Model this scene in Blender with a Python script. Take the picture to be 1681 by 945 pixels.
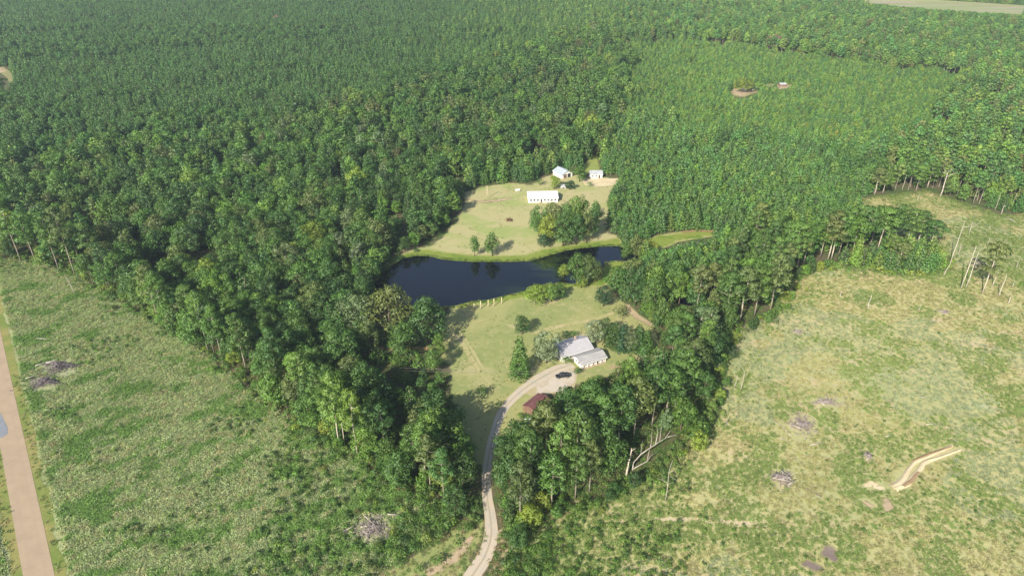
import bpy, bmesh, math, random
import numpy as np
from mathutils import Vector, geometry
R = math.radians
SC = bpy.context.scene
C = SC.collection
for _o in list(bpy.data.objects):
    bpy.data.objects.remove(_o)

# ------------------------------------------------------------------ camera, sky, sun, exposure
FPX, HC, PITCH = 1166.0, 165.0, R(30)      # focal length in photo pixels, drone height, downward pitch
CX, CY = 840.5, 472.5
cam = bpy.data.cameras.new('camera')
cam.sensor_width = 36.0
cam.lens = FPX / 1681.0 * 36.0
cam.clip_start, cam.clip_end = 1.0, 20000.0
cob = bpy.data.objects.new('camera', cam)
C.objects.link(cob)
cob.location = (0, 0, HC)
cob.rotation_euler = (R(90) - PITCH, 0, 0)
SC.camera = cob
SUN_EL, SUN_AZ = R(33), R(31)               # shadows fall away from the camera and 31 deg to the right
world = bpy.data.worlds.new('World')
SC.world = world
world.use_nodes = True
wn = world.node_tree
bg = wn.nodes['Background']
sky = wn.nodes.new('ShaderNodeTexSky')
sky.sky_type = 'NISHITA'
sky.sun_disc = False
sky.sun_elevation = SUN_EL
sky.sun_rotation = math.pi + SUN_AZ        # sun behind the camera, to the left
sky.air_density, sky.dust_density, sky.ozone_density = 1.0, 1.2, 1.0
wn.links.new(sky.outputs[0], bg.inputs[0])
bg.inputs[1].default_value = 0.09
sl = bpy.data.lights.new('sun', 'SUN')
sl.energy = 4.8
sl.angle = R(0.6)
sl.color = (1.0, 0.93, 0.81)
so = bpy.data.objects.new('sun', sl)
C.objects.link(so)
sdir = Vector((-math.sin(SUN_AZ) * math.cos(SUN_EL), -math.cos(SUN_AZ) * math.cos(SUN_EL), math.sin(SUN_EL)))
so.rotation_euler = sdir.to_track_quat('Z', 'Y').to_euler()
so.location = (-100, -160, 300)
SC.view_settings.view_transform = 'Standard'
SC.view_settings.look = 'None'
SC.view_settings.exposure = 1.05
SC.view_settings.gamma = 1.0
SC.render.engine = 'CYCLES'
SC.cycles.max_bounces = 5
SC.cycles.diffuse_bounces = 2
SC.cycles.transmission_bounces = 3

rng = np.random.default_rng(7)
random.seed(7)

# ------------------------------------------------------------------ the photograph's pixels <-> places on the ground
def G(px, py, z=0.0):
    px = np.asarray(px, float); py = np.asarray(py, float)
    u = (px - CX) / FPX; v = (CY - py) / FPX
    dz = -math.sin(PITCH) + v * math.cos(PITCH)
    dy = math.cos(PITCH) + v * math.sin(PITCH)
    t = (z - HC) / dz
    return u * t, dy * t
def Gp(px, py, z=0.0):
    a, b = G(px, py, z)
    return Vector((float(a), float(b), z))
def PX(x, y, z=0.0):
    x = np.asarray(x, float); y = np.asarray(y, float)
    dz = z - HC
    f = y * math.cos(PITCH) - dz * math.sin(PITCH)
    up = y * math.sin(PITCH) + dz * math.cos(PITCH)
    return CX + FPX * x / f, CY - FPX * up / f
def height_at(px, pyb, pyt):
    """height of an upright thing whose foot is at row pyb and whose top is at row pyt"""
    d = float(G(px, pyb)[1])
    ang = PITCH + math.atan((pyt - CY) / FPX)
    return HC - d * math.tan(ang)
def scale_at(px, py):
    """metres per photo pixel at that ground point"""
    d = float(G(px, py)[1])
    return (d * math.cos(PITCH) + HC * math.sin(PITCH)) / FPX

# ------------------------------------------------------------------ small numeric helpers
def vnoise(x, y, s, seed=0):
    x = np.asarray(x, float) / s; y = np.asarray(y, float) / s
    xi = np.floor(x).astype(np.int64); yi = np.floor(y).astype(np.int64)
    fx = x - xi; fy = y - yi
    fx = fx * fx * (3 - 2 * fx); fy = fy * fy * (3 - 2 * fy)
    def h(a, b):
        n = (a * 374761393 + b * 668265263 + seed * 974634533) & 0xFFFFFFFF
        n = ((n ^ (n >> 13)) * 1274126177) & 0xFFFFFFFF
        return ((n ^ (n >> 16)) & 0xFFFF) / 65535.0
    return (h(xi, yi) * (1 - fx) + h(xi + 1, yi) * fx) * (1 - fy) + (h(xi, yi + 1) * (1 - fx) + h(xi + 1, yi + 1) * fx) * fy
def fbm(x, y, s, seed=0, o=3):
    t = 0; a = 0.5; n = 0
    for k in range(o):
        t = t + a * vnoise(x, y, s / 2 ** k, seed + k * 17); n += a; a *= 0.55
    return t / n
def inpoly(px, py, poly):
    px = np.asarray(px, float); py = np.asarray(py, float)
    r = np.zeros(px.shape, bool)
    n = len(poly)
    for i in range(n):
        x1, y1 = poly[i]; x2, y2 = poly[(i + 1) % n]
        if y1 == y2: continue
        c = ((y1 > py) != (y2 > py)) & (px < (x2 - x1) * (py - y1) / (y2 - y1) + x1)
        r ^= c
    return r
def segdist(x, y, pts, closed=True):
    d = np.full(np.shape(x), 1e9)
    n = len(pts)
    for i in range(n if closed else n - 1):
        ax, ay = pts[i]; bx, by = pts[(i + 1) % n]
        vx, vy = bx - ax, by - ay
        t = np.clip(((x - ax) * vx + (y - ay) * vy) / max(vx * vx + vy * vy, 1e-9), 0, 1)
        d = np.minimum(d, np.hypot(x - ax - t * vx, y - ay - t * vy))
    return d

# ------------------------------------------------------------------ objects, labels
def tag(o, label=None, cat=None, group=None, kind=None):
    if label: o['label'] = label
    if cat: o['category'] = cat
    if group: o['group'] = group
    if kind: o['kind'] = kind
    return o
def empty(name, loc, rz=0.0, scale=(1, 1, 1)):
    o = bpy.data.objects.new(name, None)
    C.objects.link(o)
    o.empty_display_size = 0.5
    o.location = loc; o.rotation_euler = (0, 0, rz); o.scale = scale
    return o
def link(name, me, parent=None, loc=None):
    o = bpy.data.objects.new(name, me)
    C.objects.link(o)
    if parent is not None: o.parent = parent
    if loc is not None: o.location = loc
    return o

class MB:
    """gathers boxes, tubes and faces into one mesh"""
    def __init__(s): s.v = []; s.f = []; s.sm = []
    def face(s, pts, smooth=False):
        i = len(s.v); s.v += [tuple(p) for p in pts]; s.f.append(tuple(range(i, i + len(pts)))); s.sm.append(smooth)
    def box(s, x0, x1, y0, y1, z0, z1):
        i = len(s.v)
        s.v += [(x, y, z) for z in (z0, z1) for y in (y0, y1) for x in (x0, x1)]
        for q in ((0, 2, 3, 1), (4, 5, 7, 6), (0, 1, 5, 4), (2, 6, 7, 3), (0, 4, 6, 2), (1, 3, 7, 5)):
            s.f.append(tuple(i + k for k in q)); s.sm.append(False)
    def tube(s, pts, rad, n=6, cap=True):
        pts = [Vector(p) for p in pts]; base = len(s.v); prev = None
        for k, p in enumerate(pts):
            d = (pts[min(k + 1, len(pts) - 1)] - pts[max(k - 1, 0)])
            d = d.normalized() if d.length > 1e-9 else Vector((0, 0, 1))
            a = d.cross(Vector((0, 1, 0.01))) if prev is None else prev - d * prev.dot(d)
            if a.length < 1e-6: a = d.cross(Vector((1, 0, 0)))
            a.normalize(); prev = a; b = d.cross(a)
            for j in range(n):
                t = 2 * math.pi * j / n
                s.v.append(tuple(p + (a * math.cos(t) + b * math.sin(t)) * rad[k]))
        for k in range(len(pts) - 1):
            for j in range(n):
                j2 = (j + 1) % n
                s.f.append((base + k * n + j, base + k * n + j2, base + (k + 1) * n + j2, base + (k + 1) * n + j)); s.sm.append(True)
        if cap:
            s.f.append(tuple(base + (len(pts) - 1) * n + j for j in range(n))); s.sm.append(False)
            s.f.append(tuple(base + j for j in reversed(range(n)))); s.sm.append(False)
    def mesh(s, name, mat):
        me = bpy.data.meshes.new(name)
        me.from_pydata(s.v, [], s.f)
        me.polygons.foreach_set('use_smooth', s.sm)
        if mat: me.materials.append(mat)
        me.update()
        return me
    def build(s, name, mat, parent=None, loc=None):
        return link(name, s.mesh(name, mat), parent, loc)

# ------------------------------------------------------------------ materials
def mat_new(name):
    m = bpy.data.materials.new(name); m.use_nodes = True
    nt = m.node_tree; nt.nodes.clear()
    out = nt.nodes.new('ShaderNodeOutputMaterial')
    return m, nt, out
def nd(nt, t, **kw):
    n = nt.nodes.new(t)
    for k, v in kw.items(): setattr(n, k, v)
    return n
def setin(nt, sock, v):
    if isinstance(v, bpy.types.NodeSocket): nt.links.new(v, sock)
    elif isinstance(v, tuple) and len(v) == 3: sock.default_value = (*v, 1) if sock.type == 'RGBA' else v
    else: sock.default_value = v
def mixc(nt, f, a, b, mode='MIX'):
    n = nd(nt, 'ShaderNodeMix', data_type='RGBA', blend_type=mode)
    setin(nt, n.inputs[0], f); setin(nt, n.inputs[6], a); setin(nt, n.inputs[7], b)
    return n.outputs[2]
def math_(nt, op, a, b=0.0, c=0.0):
    n = nd(nt, 'ShaderNodeMath', operation=op)
    setin(nt, n.inputs[0], a); setin(nt, n.inputs[1], b); setin(nt, n.inputs[2], c)
    return n.outputs[0]
def noise(nt, scale, detail=4, rough=0.6, vec=None, dist=0.0):
    n = nd(nt, 'ShaderNodeTexNoise')
    n.inputs['Scale'].default_value = scale; n.inputs['Detail'].default_value = detail; n.inputs['Roughness'].default_value = rough
    n.inputs['Distortion'].default_value = dist
    if vec is not None: nt.links.new(vec, n.inputs['Vector'])
    return n.outputs['Fac']
def ramp(nt, f, lo, hi):
    n = nd(nt, 'ShaderNodeMapRange'); n.interpolation_type = 'SMOOTHSTEP'
    setin(nt, n.inputs[0], f); n.inputs[1].default_value = lo; n.inputs[2].default_value = hi
    return n.outputs[0]
def pos(nt):
    return nd(nt, 'ShaderNodeNewGeometry').outputs['Position']
def stretch(nt, vec, rz, sx, sy):
    n = nd(nt, 'ShaderNodeMapping'); nt.links.new(vec, n.inputs[0])
    n.inputs['Rotation'].default_value = (0, 0, rz); n.inputs['Scale'].default_value = (sx, sy, 1)
    return n.outputs[0]
def principled(nt, out, col, rough=0.9, bump=None, bstr=0.5, bdist=0.1, spec=0.25):
    b = nd(nt, 'ShaderNodeBsdfPrincipled')
    setin(nt, b.inputs['Base Color'], col); b.inputs['Roughness'].default_value = rough
    b.inputs['Specular IOR Level'].default_value = spec
    if bump is not None:
        n = nd(nt, 'ShaderNodeBump'); n.inputs['Strength'].default_value = bstr; n.inputs['Distance'].default_value = bdist
        nt.links.new(bump, n.inputs['Height']); nt.links.new(n.outputs[0], b.inputs['Normal'])
    nt.links.new(b.outputs[0], out.inputs[0])
    return b

FLOOR_A, FLOOR_B = (0.1, 0.085, 0.05), (0.055, 0.085, 0.025)
def soil_mix(nt, p):
    c = mixc(nt, ramp(nt, noise(nt, 0.12, 5, vec=p), 0.4, 0.62), FLOOR_A, FLOOR_B)
    return mixc(nt, ramp(nt, noise(nt, 0.9, 4, vec=p), 0.55, 0.8), c, (0.17, 0.14, 0.085))
def patchy(name, base, layers, fine=1.2, edge=True, edge_col=None, bump=0.35, gain=0.35):
    """layers: (scale, lo, hi, colour, (rotation, sx, sy) or None); blends towards the soil at the sheet's rim"""
    m, nt, out = mat_new(name)
    p = pos(nt)
    col = base
    for i, (s, lo, hi, c, st) in enumerate(layers):
        v = stretch(nt, p, *st) if st else p
        vv = nd(nt, 'ShaderNodeVectorMath', operation='ADD'); nt.links.new(v, vv.inputs[0]); vv.inputs[1].default_value = (i * 31.7, i * 11.3, 0)
        col = mixc(nt, ramp(nt, noise(nt, s, 9, 0.7, vv.outputs[0], 0.6), lo, hi), col, c)
    f = noise(nt, fine, 5, 0.75, p)
    col = mixc(nt, 1.0, col, mixc(nt, f, (1 - gain,) * 3, (1 + gain,) * 3), 'MULTIPLY')
    if edge:
        a = nd(nt, 'ShaderNodeAttribute', attribute_name='edge').outputs['Fac']
        e = math_(nt, 'ADD', a, math_(nt, 'MULTIPLY', math_(nt, 'SUBTRACT', noise(nt, 0.35, 4, 0.7, p), 0.5), 1.6))
        col = mixc(nt, ramp(nt, e, 0.15, 0.6), edge_col if edge_col else soil_mix(nt, p), col)
    principled(nt, out, col, 0.95, f, bump, 0.4, 0.1)
    return m

m_ground, _nt, _out = mat_new('forest_floor')
_p = pos(_nt)
principled(_nt, _out, soil_mix(_nt, _p), 0.95, noise(_nt, 0.8, 4, vec=_p), 0.5, 0.3, 0.1)

m_leftfield = patchy('rank_grass', (0.26, 0.28, 0.135), [
    (0.03, 0.46, 0.62, (0.25, 0.265, 0.15), None),
    (0.10, 0.52, 0.68, (0.10, 0.15, 0.04), (R(35), 1, 2.2)),
    (0.07, 0.62, 0.72, (0.2, 0.16, 0.1), None)], 1.1)
m_rightfield = patchy('cut_over_grass', (0.345, 0.325, 0.152), [
    (0.014, 0.44, 0.6, (0.3, 0.3, 0.14), None),
    (0.05, 0.5, 0.68, (0.4, 0.325, 0.2), (R(20), 1, 2.0)),
    (0.09, 0.55, 0.7, (0.26, 0.265, 0.105), None),
    (0.022, 0.6, 0.7, (0.27, 0.32, 0.19), None)], 0.9)
m_lawn = patchy('mown_lawn', (0.252, 0.25, 0.1), [
    (0.03, 0.42, 0.6, (0.185, 0.215, 0.075), None),
    (0.05, 0.52, 0.68, (0.33, 0.29, 0.15), None),
    (0.35, 0.48, 0.75, (0.3, 0.285, 0.125), None)], 1.3, gain=0.3, bump=0.15)
m_meadow = patchy('dry_meadow', (0.32, 0.295, 0.145), [
    (0.028, 0.44, 0.62, (0.23, 0.27, 0.09), (0, 1, 1.6)),
    (0.05, 0.54, 0.7, (0.38, 0.31, 0.185), None)], 1.3, gain=0.3, bump=0.15)
m_bank = patchy('lush_bank', (0.165, 0.205, 0.04), [
    (0.06, 0.45, 0.62, (0.105, 0.165, 0.024), None),
    (0.09, 0.56, 0.72, (0.235, 0.205, 0.06), None)], 1.2, gain=0.25, edge_col=(0.25, 0.255, 0.095))
m_verge = patchy('verge_grass', (0.22, 0.2, 0.07), [(0.05, 0.4, 0.6, (0.13, 0.17, 0.04), None), (0.08, 0.55, 0.7, (0.28, 0.2, 0.11), None)], 1.2, gain=.25, edge=False)
m_lane = patchy('green_lane', (0.2, 0.235, 0.065), [(0.05, 0.5, 0.7, (0.16, 0.2, 0.06), None)], 1.2, gain=0.15)
m_soil = patchy('bare_soil', (0.36, 0.275, 0.18), [(0.2, 0.45, 0.65, (0.28, 0.21, 0.13), None), (0.35, 0.56, 0.7, (0.17, 0.17, 0.07), None)], 1.2, edge_col=(0.2, 0.195, 0.085))
m_sand = patchy('pale_sand', (0.5, 0.42, 0.27), [(0.25, 0.45, 0.65, (0.42, 0.33, 0.2), None)], 1.3, gain=0.2, edge=False)
m_clay = patchy('brown_clay', (0.27, 0.19, 0.105), [(0.25, 0.45, 0.65, (0.2, 0.14, 0.075), None)], 1.3, gain=0.2, edge=False)
m_redsoil = patchy('rusty_bank', (0.28, 0.18, 0.1), [(0.2, 0.45, 0.65, (0.17, 0.14, 0.05), None)], 1.2, edge_col=(0.14, 0.13, 0.05))
m_ash = patchy('grey_ash', (0.16, 0.125, 0.11), [(0.3, 0.45, 0.65, (0.2, 0.16, 0.13), None)], 1.5, edge_col=(0.24, 0.22, 0.11))
m_farfield = patchy('far_field', (0.26, 0.27, 0.125), [(0.01, 0.42, 0.6, (0.2, 0.24, 0.1), (R(4), 0.3, 2)), (0.02, 0.5, 0.62, (0.3, 0.25, 0.2), (R(4), 0.2, 3))], 0.3, edge=False)

m_gravel, _nt, _out = mat_new('gravel')
_p = pos(_nt)
_a = nd(_nt, 'ShaderNodeAttribute', attribute_name='across').outputs['Fac']
_c = mixc(_nt, ramp(_nt, noise(_nt, 0.25, 4, vec=_p), 0.4, 0.65), (0.41, 0.345, 0.26), (0.36, 0.325, 0.27))
_r = ramp(_nt, math_(_nt, 'ABSOLUTE', math_(_nt, 'SUBTRACT', math_(_nt, 'ABSOLUTE', _a), 0.5)), 0.36, 0.2)
_c = mixc(_nt, math_(_nt, 'MULTIPLY', _r, 0.55), (0.235, 0.21, 0.14), _c) if False else mixc(_nt, math_(_nt, 'MULTIPLY', ramp(_nt, math_(_nt, 'ABSOLUTE', _a), 0.22, 0.02), 0.6), _c, (0.21, 0.19, 0.13))
_f = noise(_nt, 3.0, 5, 0.8, _p)
_c = mixc(_nt, 1.0, _c, mixc(_nt, _f, (0.75,) * 3, (1.25,) * 3), 'MULTIPLY')
_e = math_(_nt, 'ADD', math_(_nt, 'ABSOLUTE', _a), math_(_nt, 'MULTIPLY', math_(_nt, 'SUBTRACT', noise(_nt, 0.6, 4, 0.7, _p), 0.5), 0.5))
_c = mixc(_nt, ramp(_nt, _e, 0.85, 1.05), _c, (0.36, 0.27, 0.16))
principled(_nt, _out, _c, 0.95, _f, 0.4, 0.06, 0.1)

m_pad = patchy('apron_gravel', (0.42, 0.37, 0.3), [(0.2, 0.45, 0.65, (0.36, 0.3, 0.22), None), (0.3, 0.55, 0.7, (0.45, 0.4, 0.33), None)], 2.0, gain=.2, edge_col=(0.33, 0.28, 0.16))
m_road, _nt, _out = mat_new('road_chip_seal')
_p = pos(_nt)
_a = nd(_nt, 'ShaderNodeAttribute', attribute_name='across').outputs['Fac']
_c = mixc(_nt, ramp(_nt, noise(_nt, 0.2, 4, vec=_p), 0.35, 0.7), (0.315, 0.24, 0.16), (0.28, 0.215, 0.145))
_w = ramp(_nt, math_(_nt, 'ABSOLUTE', math_(_nt, 'SUBTRACT', math_(_nt, 'ABSOLUTE', _a), 0.45)), 0.2, 0.04)
_c = mixc(_nt, math_(_nt, 'MULTIPLY', _w, 0.25), _c, (0.27, 0.2, 0.145))
_f = noise(_nt, 4.0, 5, 0.8, _p)
_c = mixc(_nt, 1.0, _c, mixc(_nt, _f, (0.85,) * 3, (1.15,) * 3), 'MULTIPLY')
principled(_nt, _out, _c, 0.9, _f, 0.2, 0.03, 0.2)

m_water, _nt, _out = mat_new('pond_water')
_p = pos(_nt)
_al = nd(_nt, 'ShaderNodeAttribute', attribute_name='algae').outputs['Fac']
_n2 = math_(_nt, 'MULTIPLY', _al, ramp(_nt, noise(_nt, 0.12, 5, 0.65, stretch(_nt, _p, R(-12), 0.6, 2.0)), 0.38, 0.6))
_c = mixc(_nt, _n2, (0.002, 0.0022, 0.005), (0.016, 0.03, 0.008))
_b = principled(_nt, _out, _c, 0.06, noise(_nt, 0.9, 3, 0.6, _p), 0.03, 0.05, 0.5)

def leaf_material(name, instanced):
    m, nt, out = mat_new(name)
    if instanced:
        tint = nd(nt, 'ShaderNodeAttribute', attribute_type='INSTANCER', attribute_name='tint').outputs['Color']
    else:
        tint = nd(nt, 'ShaderNodeObjectInfo').outputs['Color']
    var = nd(nt, 'ShaderNodeAttribute', attribute_name='var').outputs['Fac']
    c = mixc(nt, 1.0, tint, mixc(nt, var, (0.76, 0.8, 0.84), (1.26, 1.2, 1.05)), 'MULTIPLY')
    d = nd(nt, 'ShaderNodeBsdfDiffuse'); setin(nt, d.inputs[0], c)
    t = nd(nt, 'ShaderNodeBsdfTranslucent'); setin(nt, t.inputs[0], mixc(nt, 1.0, c, (1.15, 1.25, 0.6), 'MULTIPLY'))
    g = nd(nt, 'ShaderNodeBsdfGlossy'); g.inputs['Roughness'].default_value = 0.55; setin(nt, g.inputs[0], (0.9, 0.95, 1.0))
    s = nd(nt, 'ShaderNodeMixShader'); s.inputs[0].default_value = 0.34
    nt.links.new(d.outputs[0], s.inputs[1]); nt.links.new(t.outputs[0], s.inputs[2])
    s2 = nd(nt, 'ShaderNodeMixShader'); s2.inputs[0].default_value = 0.025
    nt.links.new(s.outputs[0], s2.inputs[1]); nt.links.new(g.outputs[0], s2.inputs[2])
    nt.links.new(s2.outputs[0], out.inputs[0])
    return m
m_leaf = leaf_material('leaves', False)
m_leaf_i = leaf_material('leaves_scattered', True)

def simple(name, a, b=None, scale=1.0, rough=0.85, bump=0.0, spec=0.3, st=None, lo=0.35, hi=0.65, metal=0.0):
    m, nt, out = mat_new(name)
    tc = nd(nt, 'ShaderNodeTexCoord').outputs['Object']
    v = stretch(nt, tc, *st) if st else tc
    n = noise(nt, scale, 5, 0.65, v)
    col = mixc(nt, ramp(nt, n, lo, hi), a, b if b else tuple(x * 0.8 for x in a))
    p = principled(nt, out, col, rough, n if bump else None, bump, 0.05, spec)
    p.inputs['Metallic'].default_value = metal
    return m
m_bark = simple('pine_bark', (0.3, 0.26, 0.21), (0.21, 0.175, 0.14), 2.0, 0.95, 0.5, 0.1)
m_bark_pale = simple('pale_bark', (0.5, 0.44, 0.35), (0.34, 0.29, 0.22), 1.5, 0.95, 0.4, 0.1)
m_bark_dark = simple('oak_bark', (0.13, 0.1, 0.075), (0.09, 0.07, 0.05), 2.0, 0.95, 0.5, 0.1)
m_dead = simple('weathered_wood', (0.36, 0.325, 0.28), (0.24, 0.21, 0.18), 1.0, 0.9, 0.3, 0.1)
m_snag = simple('bleached_snag_wood', (0.48, 0.43, 0.36), (0.33, 0.29, 0.24), 1.0, 0.9, 0.3, 0.1)
m_slash = simple('grey_slash_wood', (0.3, 0.26, 0.24), (0.16, 0.13, 0.12), 1.2, 0.95, 0.3, 0.1)
m_burnt = simple('charred_wood', (0.1, 0.085, 0.09), (0.2, 0.165, 0.17), 0.9, 0.95, 0.3, 0.1)
m_brown = simple('dead_brush', (0.17, 0.1, 0.06), (0.1, 0.06, 0.04), 1.2, 0.95, 0.3, 0.1)

# ------------------------------------------------------------------ sheets of ground
def world_poly(poly, jag, step, seed):
    pts = []
    n = len(poly)
    W = [tuple(float(c) for c in G(*p)) for p in poly]
    for i in range(n):
        a = np.array(W[i]); b = np.array(W[(i + 1) % n]); L = np.linalg.norm(b - a)
        k = max(1, int(L / step)) if jag > 0 else 1
        k = min(k, 160)
        nrm = np.array([-(b - a)[1], (b - a)[0]]) / max(L, 1e-6)
        for j in range(k):
            p = a + (b - a) * j / k
            if jag > 0:
                o = (float(fbm(p[0], p[1], step * 3.0, seed, 3)) - 0.5) * 2.4 * jag
                p = p + nrm * o
            pts.append((float(p[0]), float(p[1])))
    return pts
def sheet(name, poly, z, mat, label, jag=1.0, step=2.5, grid=6.0, feather=4.0, seed=1, algae=None):
    pts = world_poly(poly, jag, step, seed)
    P = np.array(pts)
    x0, y0 = P.min(0); x1, y1 = P.max(0)
    gx, gy = np.meshgrid(np.arange(x0, x1, grid), np.arange(y0, y1, grid))
    gx = gx.ravel() + rng.uniform(-.2, .2, gx.size) * grid; gy = gy.ravel() + rng.uniform(-.2, .2, gy.size) * grid
    ok = inpoly(gx, gy, pts)
    gx, gy = gx[ok], gy[ok]
    if len(gx):
        d = segdist(gx, gy, pts); ok = d > grid * 0.3
        gx, gy = gx[ok], gy[ok]
    vin = [Vector(p) for p in pts] + [Vector((a, b)) for a, b in zip(gx, gy)]
    n = len(pts)
    vo, eo, fo, *_ = geometry.delaunay_2d_cdt(vin, [], [list(range(n))], 1, 1e-4)
    me = bpy.data.meshes.new(name)
    me.from_pydata([(v.x, v.y, z) for v in vo], [], [tuple(f) for f in fo])
    V = np.array([(v.x, v.y) for v in vo])
    ed = np.clip(segdist(V[:, 0], V[:, 1], pts) / feather, 0, 1)
    at = me.attributes.new('edge', 'FLOAT', 'POINT'); at.data.foreach_set('value', ed.astype(np.float32))
    if algae is not None:
        q = PX(V[:, 0], V[:, 1])
        at = me.attributes.new('algae', 'FLOAT', 'POINT'); at.data.foreach_set('value', algae(*q).astype(np.float32))
    me.materials.append(mat); me.update()
    bm = bmesh.new(); bm.from_mesh(me); bmesh.ops.recalc_face_normals(bm, faces=bm.faces)
    if sum(f.normal.z for f in bm.faces) < 0: bmesh.ops.reverse_faces(bm, faces=bm.faces)
    bm.to_mesh(me); bm.free()
    o = link(name, me)
    tag(o, label, kind='structure')
    return o
def smooth_line(pts, n=8):
    """Catmull-Rom through the points"""
    P = [np.array(p, float) for p in pts]; P = [2 * P[0] - P[1]] + P + [2 * P[-1] - P[-2]]
    out = []
    for i in range(1, len(P) - 2):
        for k in range(n):
            t = k / n
            out.append(0.5 * ((2 * P[i]) + (-P[i - 1] + P[i + 1]) * t + (2 * P[i - 1] - 5 * P[i] + 4 * P[i + 1] - P[i + 2]) * t * t + (-P[i - 1] + 3 * P[i] - 3 * P[i + 1] + P[i + 2]) * t ** 3))
    out.append(P[-2])
    return out
def strip(name, line_px, widths, z, mat, label, nx=6, jag=0.25, kind='structure', crown=0.0):
    W = smooth_line([tuple(float(c) for c in G(*p)) for p in line_px], 10)
    ws = np.interp(np.linspace(0, 1, len(W)), np.linspace(0, 1, len(widths)), widths)
    verts, faces, ac = [], [], []
    for i, p in enumerate(W):
        t = W[min(i + 1, len(W) - 1)] - W[max(i - 1, 0)]; t = t / np.linalg.norm(t); nrm = np.array([-t[1], t[0]])
        for j in range(nx + 1):
            a = j / nx * 2 - 1
            j_ = (float(fbm(p[0] + 50 * a, p[1], 4, 5)) - 0.5) * jag if j in (0, nx) else 0
            q = p + nrm * ws[i] / 2 * (a + j_)
            verts.append((q[0], q[1], z + crown * max(0, 1 - a * a))); ac.append(a)
    for i in range(len(W) - 1):
        for j in range(nx):
            a = i * (nx + 1) + j
            faces.append((a, a + nx + 1, a + nx + 2, a + 1)[::-1])
    me = bpy.data.meshes.new(name); me.from_pydata(verts, [], faces)
    at = me.attributes.new('across', 'FLOAT', 'POINT'); at.data.foreach_set('value', np.array(ac, np.float32))
    at = me.attributes.new('edge', 'FLOAT', 'POINT'); at.data.foreach_set('value', np.clip(1 - np.abs(np.array(ac)), 0, 1).astype(np.float32))
    me.materials.append(mat); me.update()
    o = link(name, me); tag(o, label, kind=kind)
    return o

_g = MB()
_S = 7000
_g.face([(-_S, -600, 0), (_S, -600, 0), (_S, 9000, 0), (-_S, 9000, 0)])
tag(_g.build('ground', m_ground), 'brown leaf litter ground under and between the trees', kind='structure')

LEFT = [(-260, 380), (0, 425), (60, 432), (83, 440), (123, 452), (200, 497), (243, 525), (283, 547), (333, 577), (367, 607), (400, 635), (440, 669), (500, 700),
        (553, 742), (587, 752), (620, 780), (647, 802), (700, 819), (735, 850), (728, 872), (690, 897), (640, 925), (590, 960), (560, 1040), (-260, 1040)]
RIGHT = [(812, 1040), (818, 945), (842, 893), (837, 868), (890, 845), (913, 832), (993, 819), (1001, 800), (1050, 786), (1118, 735), (1122, 701), (1151, 685), (1158, 660),
         (1165, 628), (1172, 605), (1180, 560), (1196, 545), (1222, 534), (1263, 517), (1285, 470), (1299, 450), (1353, 433), (1400, 438), (1470, 447), (1520, 448), (1548, 440),
         (1525, 405), (1470, 398), (1425, 385), (1400, 330), (1437, 322), (1520, 312), (1545, 320), (1600, 338), (1640, 352), (1700, 350), (1990, 330), (1990, 1040)]
LAWN = [(612, 566), (715, 566), (722, 548), (728, 520), (738, 505), (767, 497), (808, 491), (859, 479), (897, 468), (945, 468), (985, 462), (1010, 480), (1042, 505), (1080, 545), (1088, 570), (1075, 600), (1040, 625),
        (985, 625), (945, 640), (905, 652), (860, 690), (845, 720), (828, 760), (820, 800), (792, 800), (770, 760), (745, 720), (738, 650), (730, 600), (715, 577), (612, 576)]
MEADOW = [(640, 420), (668, 408), (700, 402), (722, 390), (748, 360), (760, 335), (757, 316), (790, 305), (838, 299), (870, 301), (896, 289), (925, 279), (950, 283), (963, 290), (1020, 290), (1028, 300), (1005, 318), (1003, 350), (1000, 380), (1020, 388),
          (1016, 400), (951, 406), (897, 418), (868, 427), (778, 429), (725, 426), (680, 419), (655, 432)]
POND = [(622, 458), (632, 446), (646, 434), (662, 425), (681, 420), (701, 420), (725, 426), (778, 430), (823, 430), (868, 429), (897, 421), (927, 412), (951, 408), (981, 405), (1016, 404), (1040, 412), (1050, 425), (1043, 430),
        (1010, 428), (993, 431), (985, 440), (970, 455), (955, 467), (941, 466), (920, 464), (897, 467), (859, 478), (808, 491), (767, 497), (749, 502), (731, 503), (690, 510), (650, 505), (625, 488), (612, 470)]
NORTHBANK = [(640, 436), (652, 421), (676, 412), (706, 408), (735, 414), (780, 418), (825, 419), (862, 417), (895, 408), (925, 402), (960, 397), (1018, 390), (1022, 406), (981, 408), (927, 415), (897, 424), (868, 432), (778, 433), (725, 430), (690, 423), (660, 430)]
SOUTHBANK = [(735, 501), (767, 494), (808, 487), (859, 475), (897, 464), (925, 462), (945, 463), (975, 452), (990, 438), (1005, 428), (1045, 428), (1060, 440), (1020, 462), (985, 471), (945, 473), (900, 478), (860, 490), (808, 500), (767, 506), (740, 509)]
INLET = [(1040, 400), (1065, 392), (1090, 384), (1120, 379), (1170, 377), (1182, 381), (1178, 388), (1140, 392), (1115, 397), (1090, 408), (1050, 418)]
LANE = [(954, 284), (960, 268), (966, 254), (984, 254), (988, 270), (990, 288)]
YARD = [(955, 296), (965, 293), (1010, 293), (1020, 296), (1010, 304), (985, 306), (960, 304)]
FARCLEAR = [(1196, 148), (1215, 143), (1232, 141), (1250, 140), (1262, 137), (1300, 139), (1308, 144), (1280, 148), (1245, 152), (1222, 160), (1205, 158)]
FARFIELD = [(1360, 0), (1370, -11), (1490, -3), (1600, 4), (1681, 9), (1990, 33), (1990, 62), (1681, 34), (1640, 32), (1560, 24), (1470, 16), (1400, 6)]
FARTRACK = [(-60, 116), (-20, 109), (8, 111), (20, 122), (26, 140), (19, 143), (12, 128), (2, 120), (-20, 119), (-60, 126)]
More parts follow.
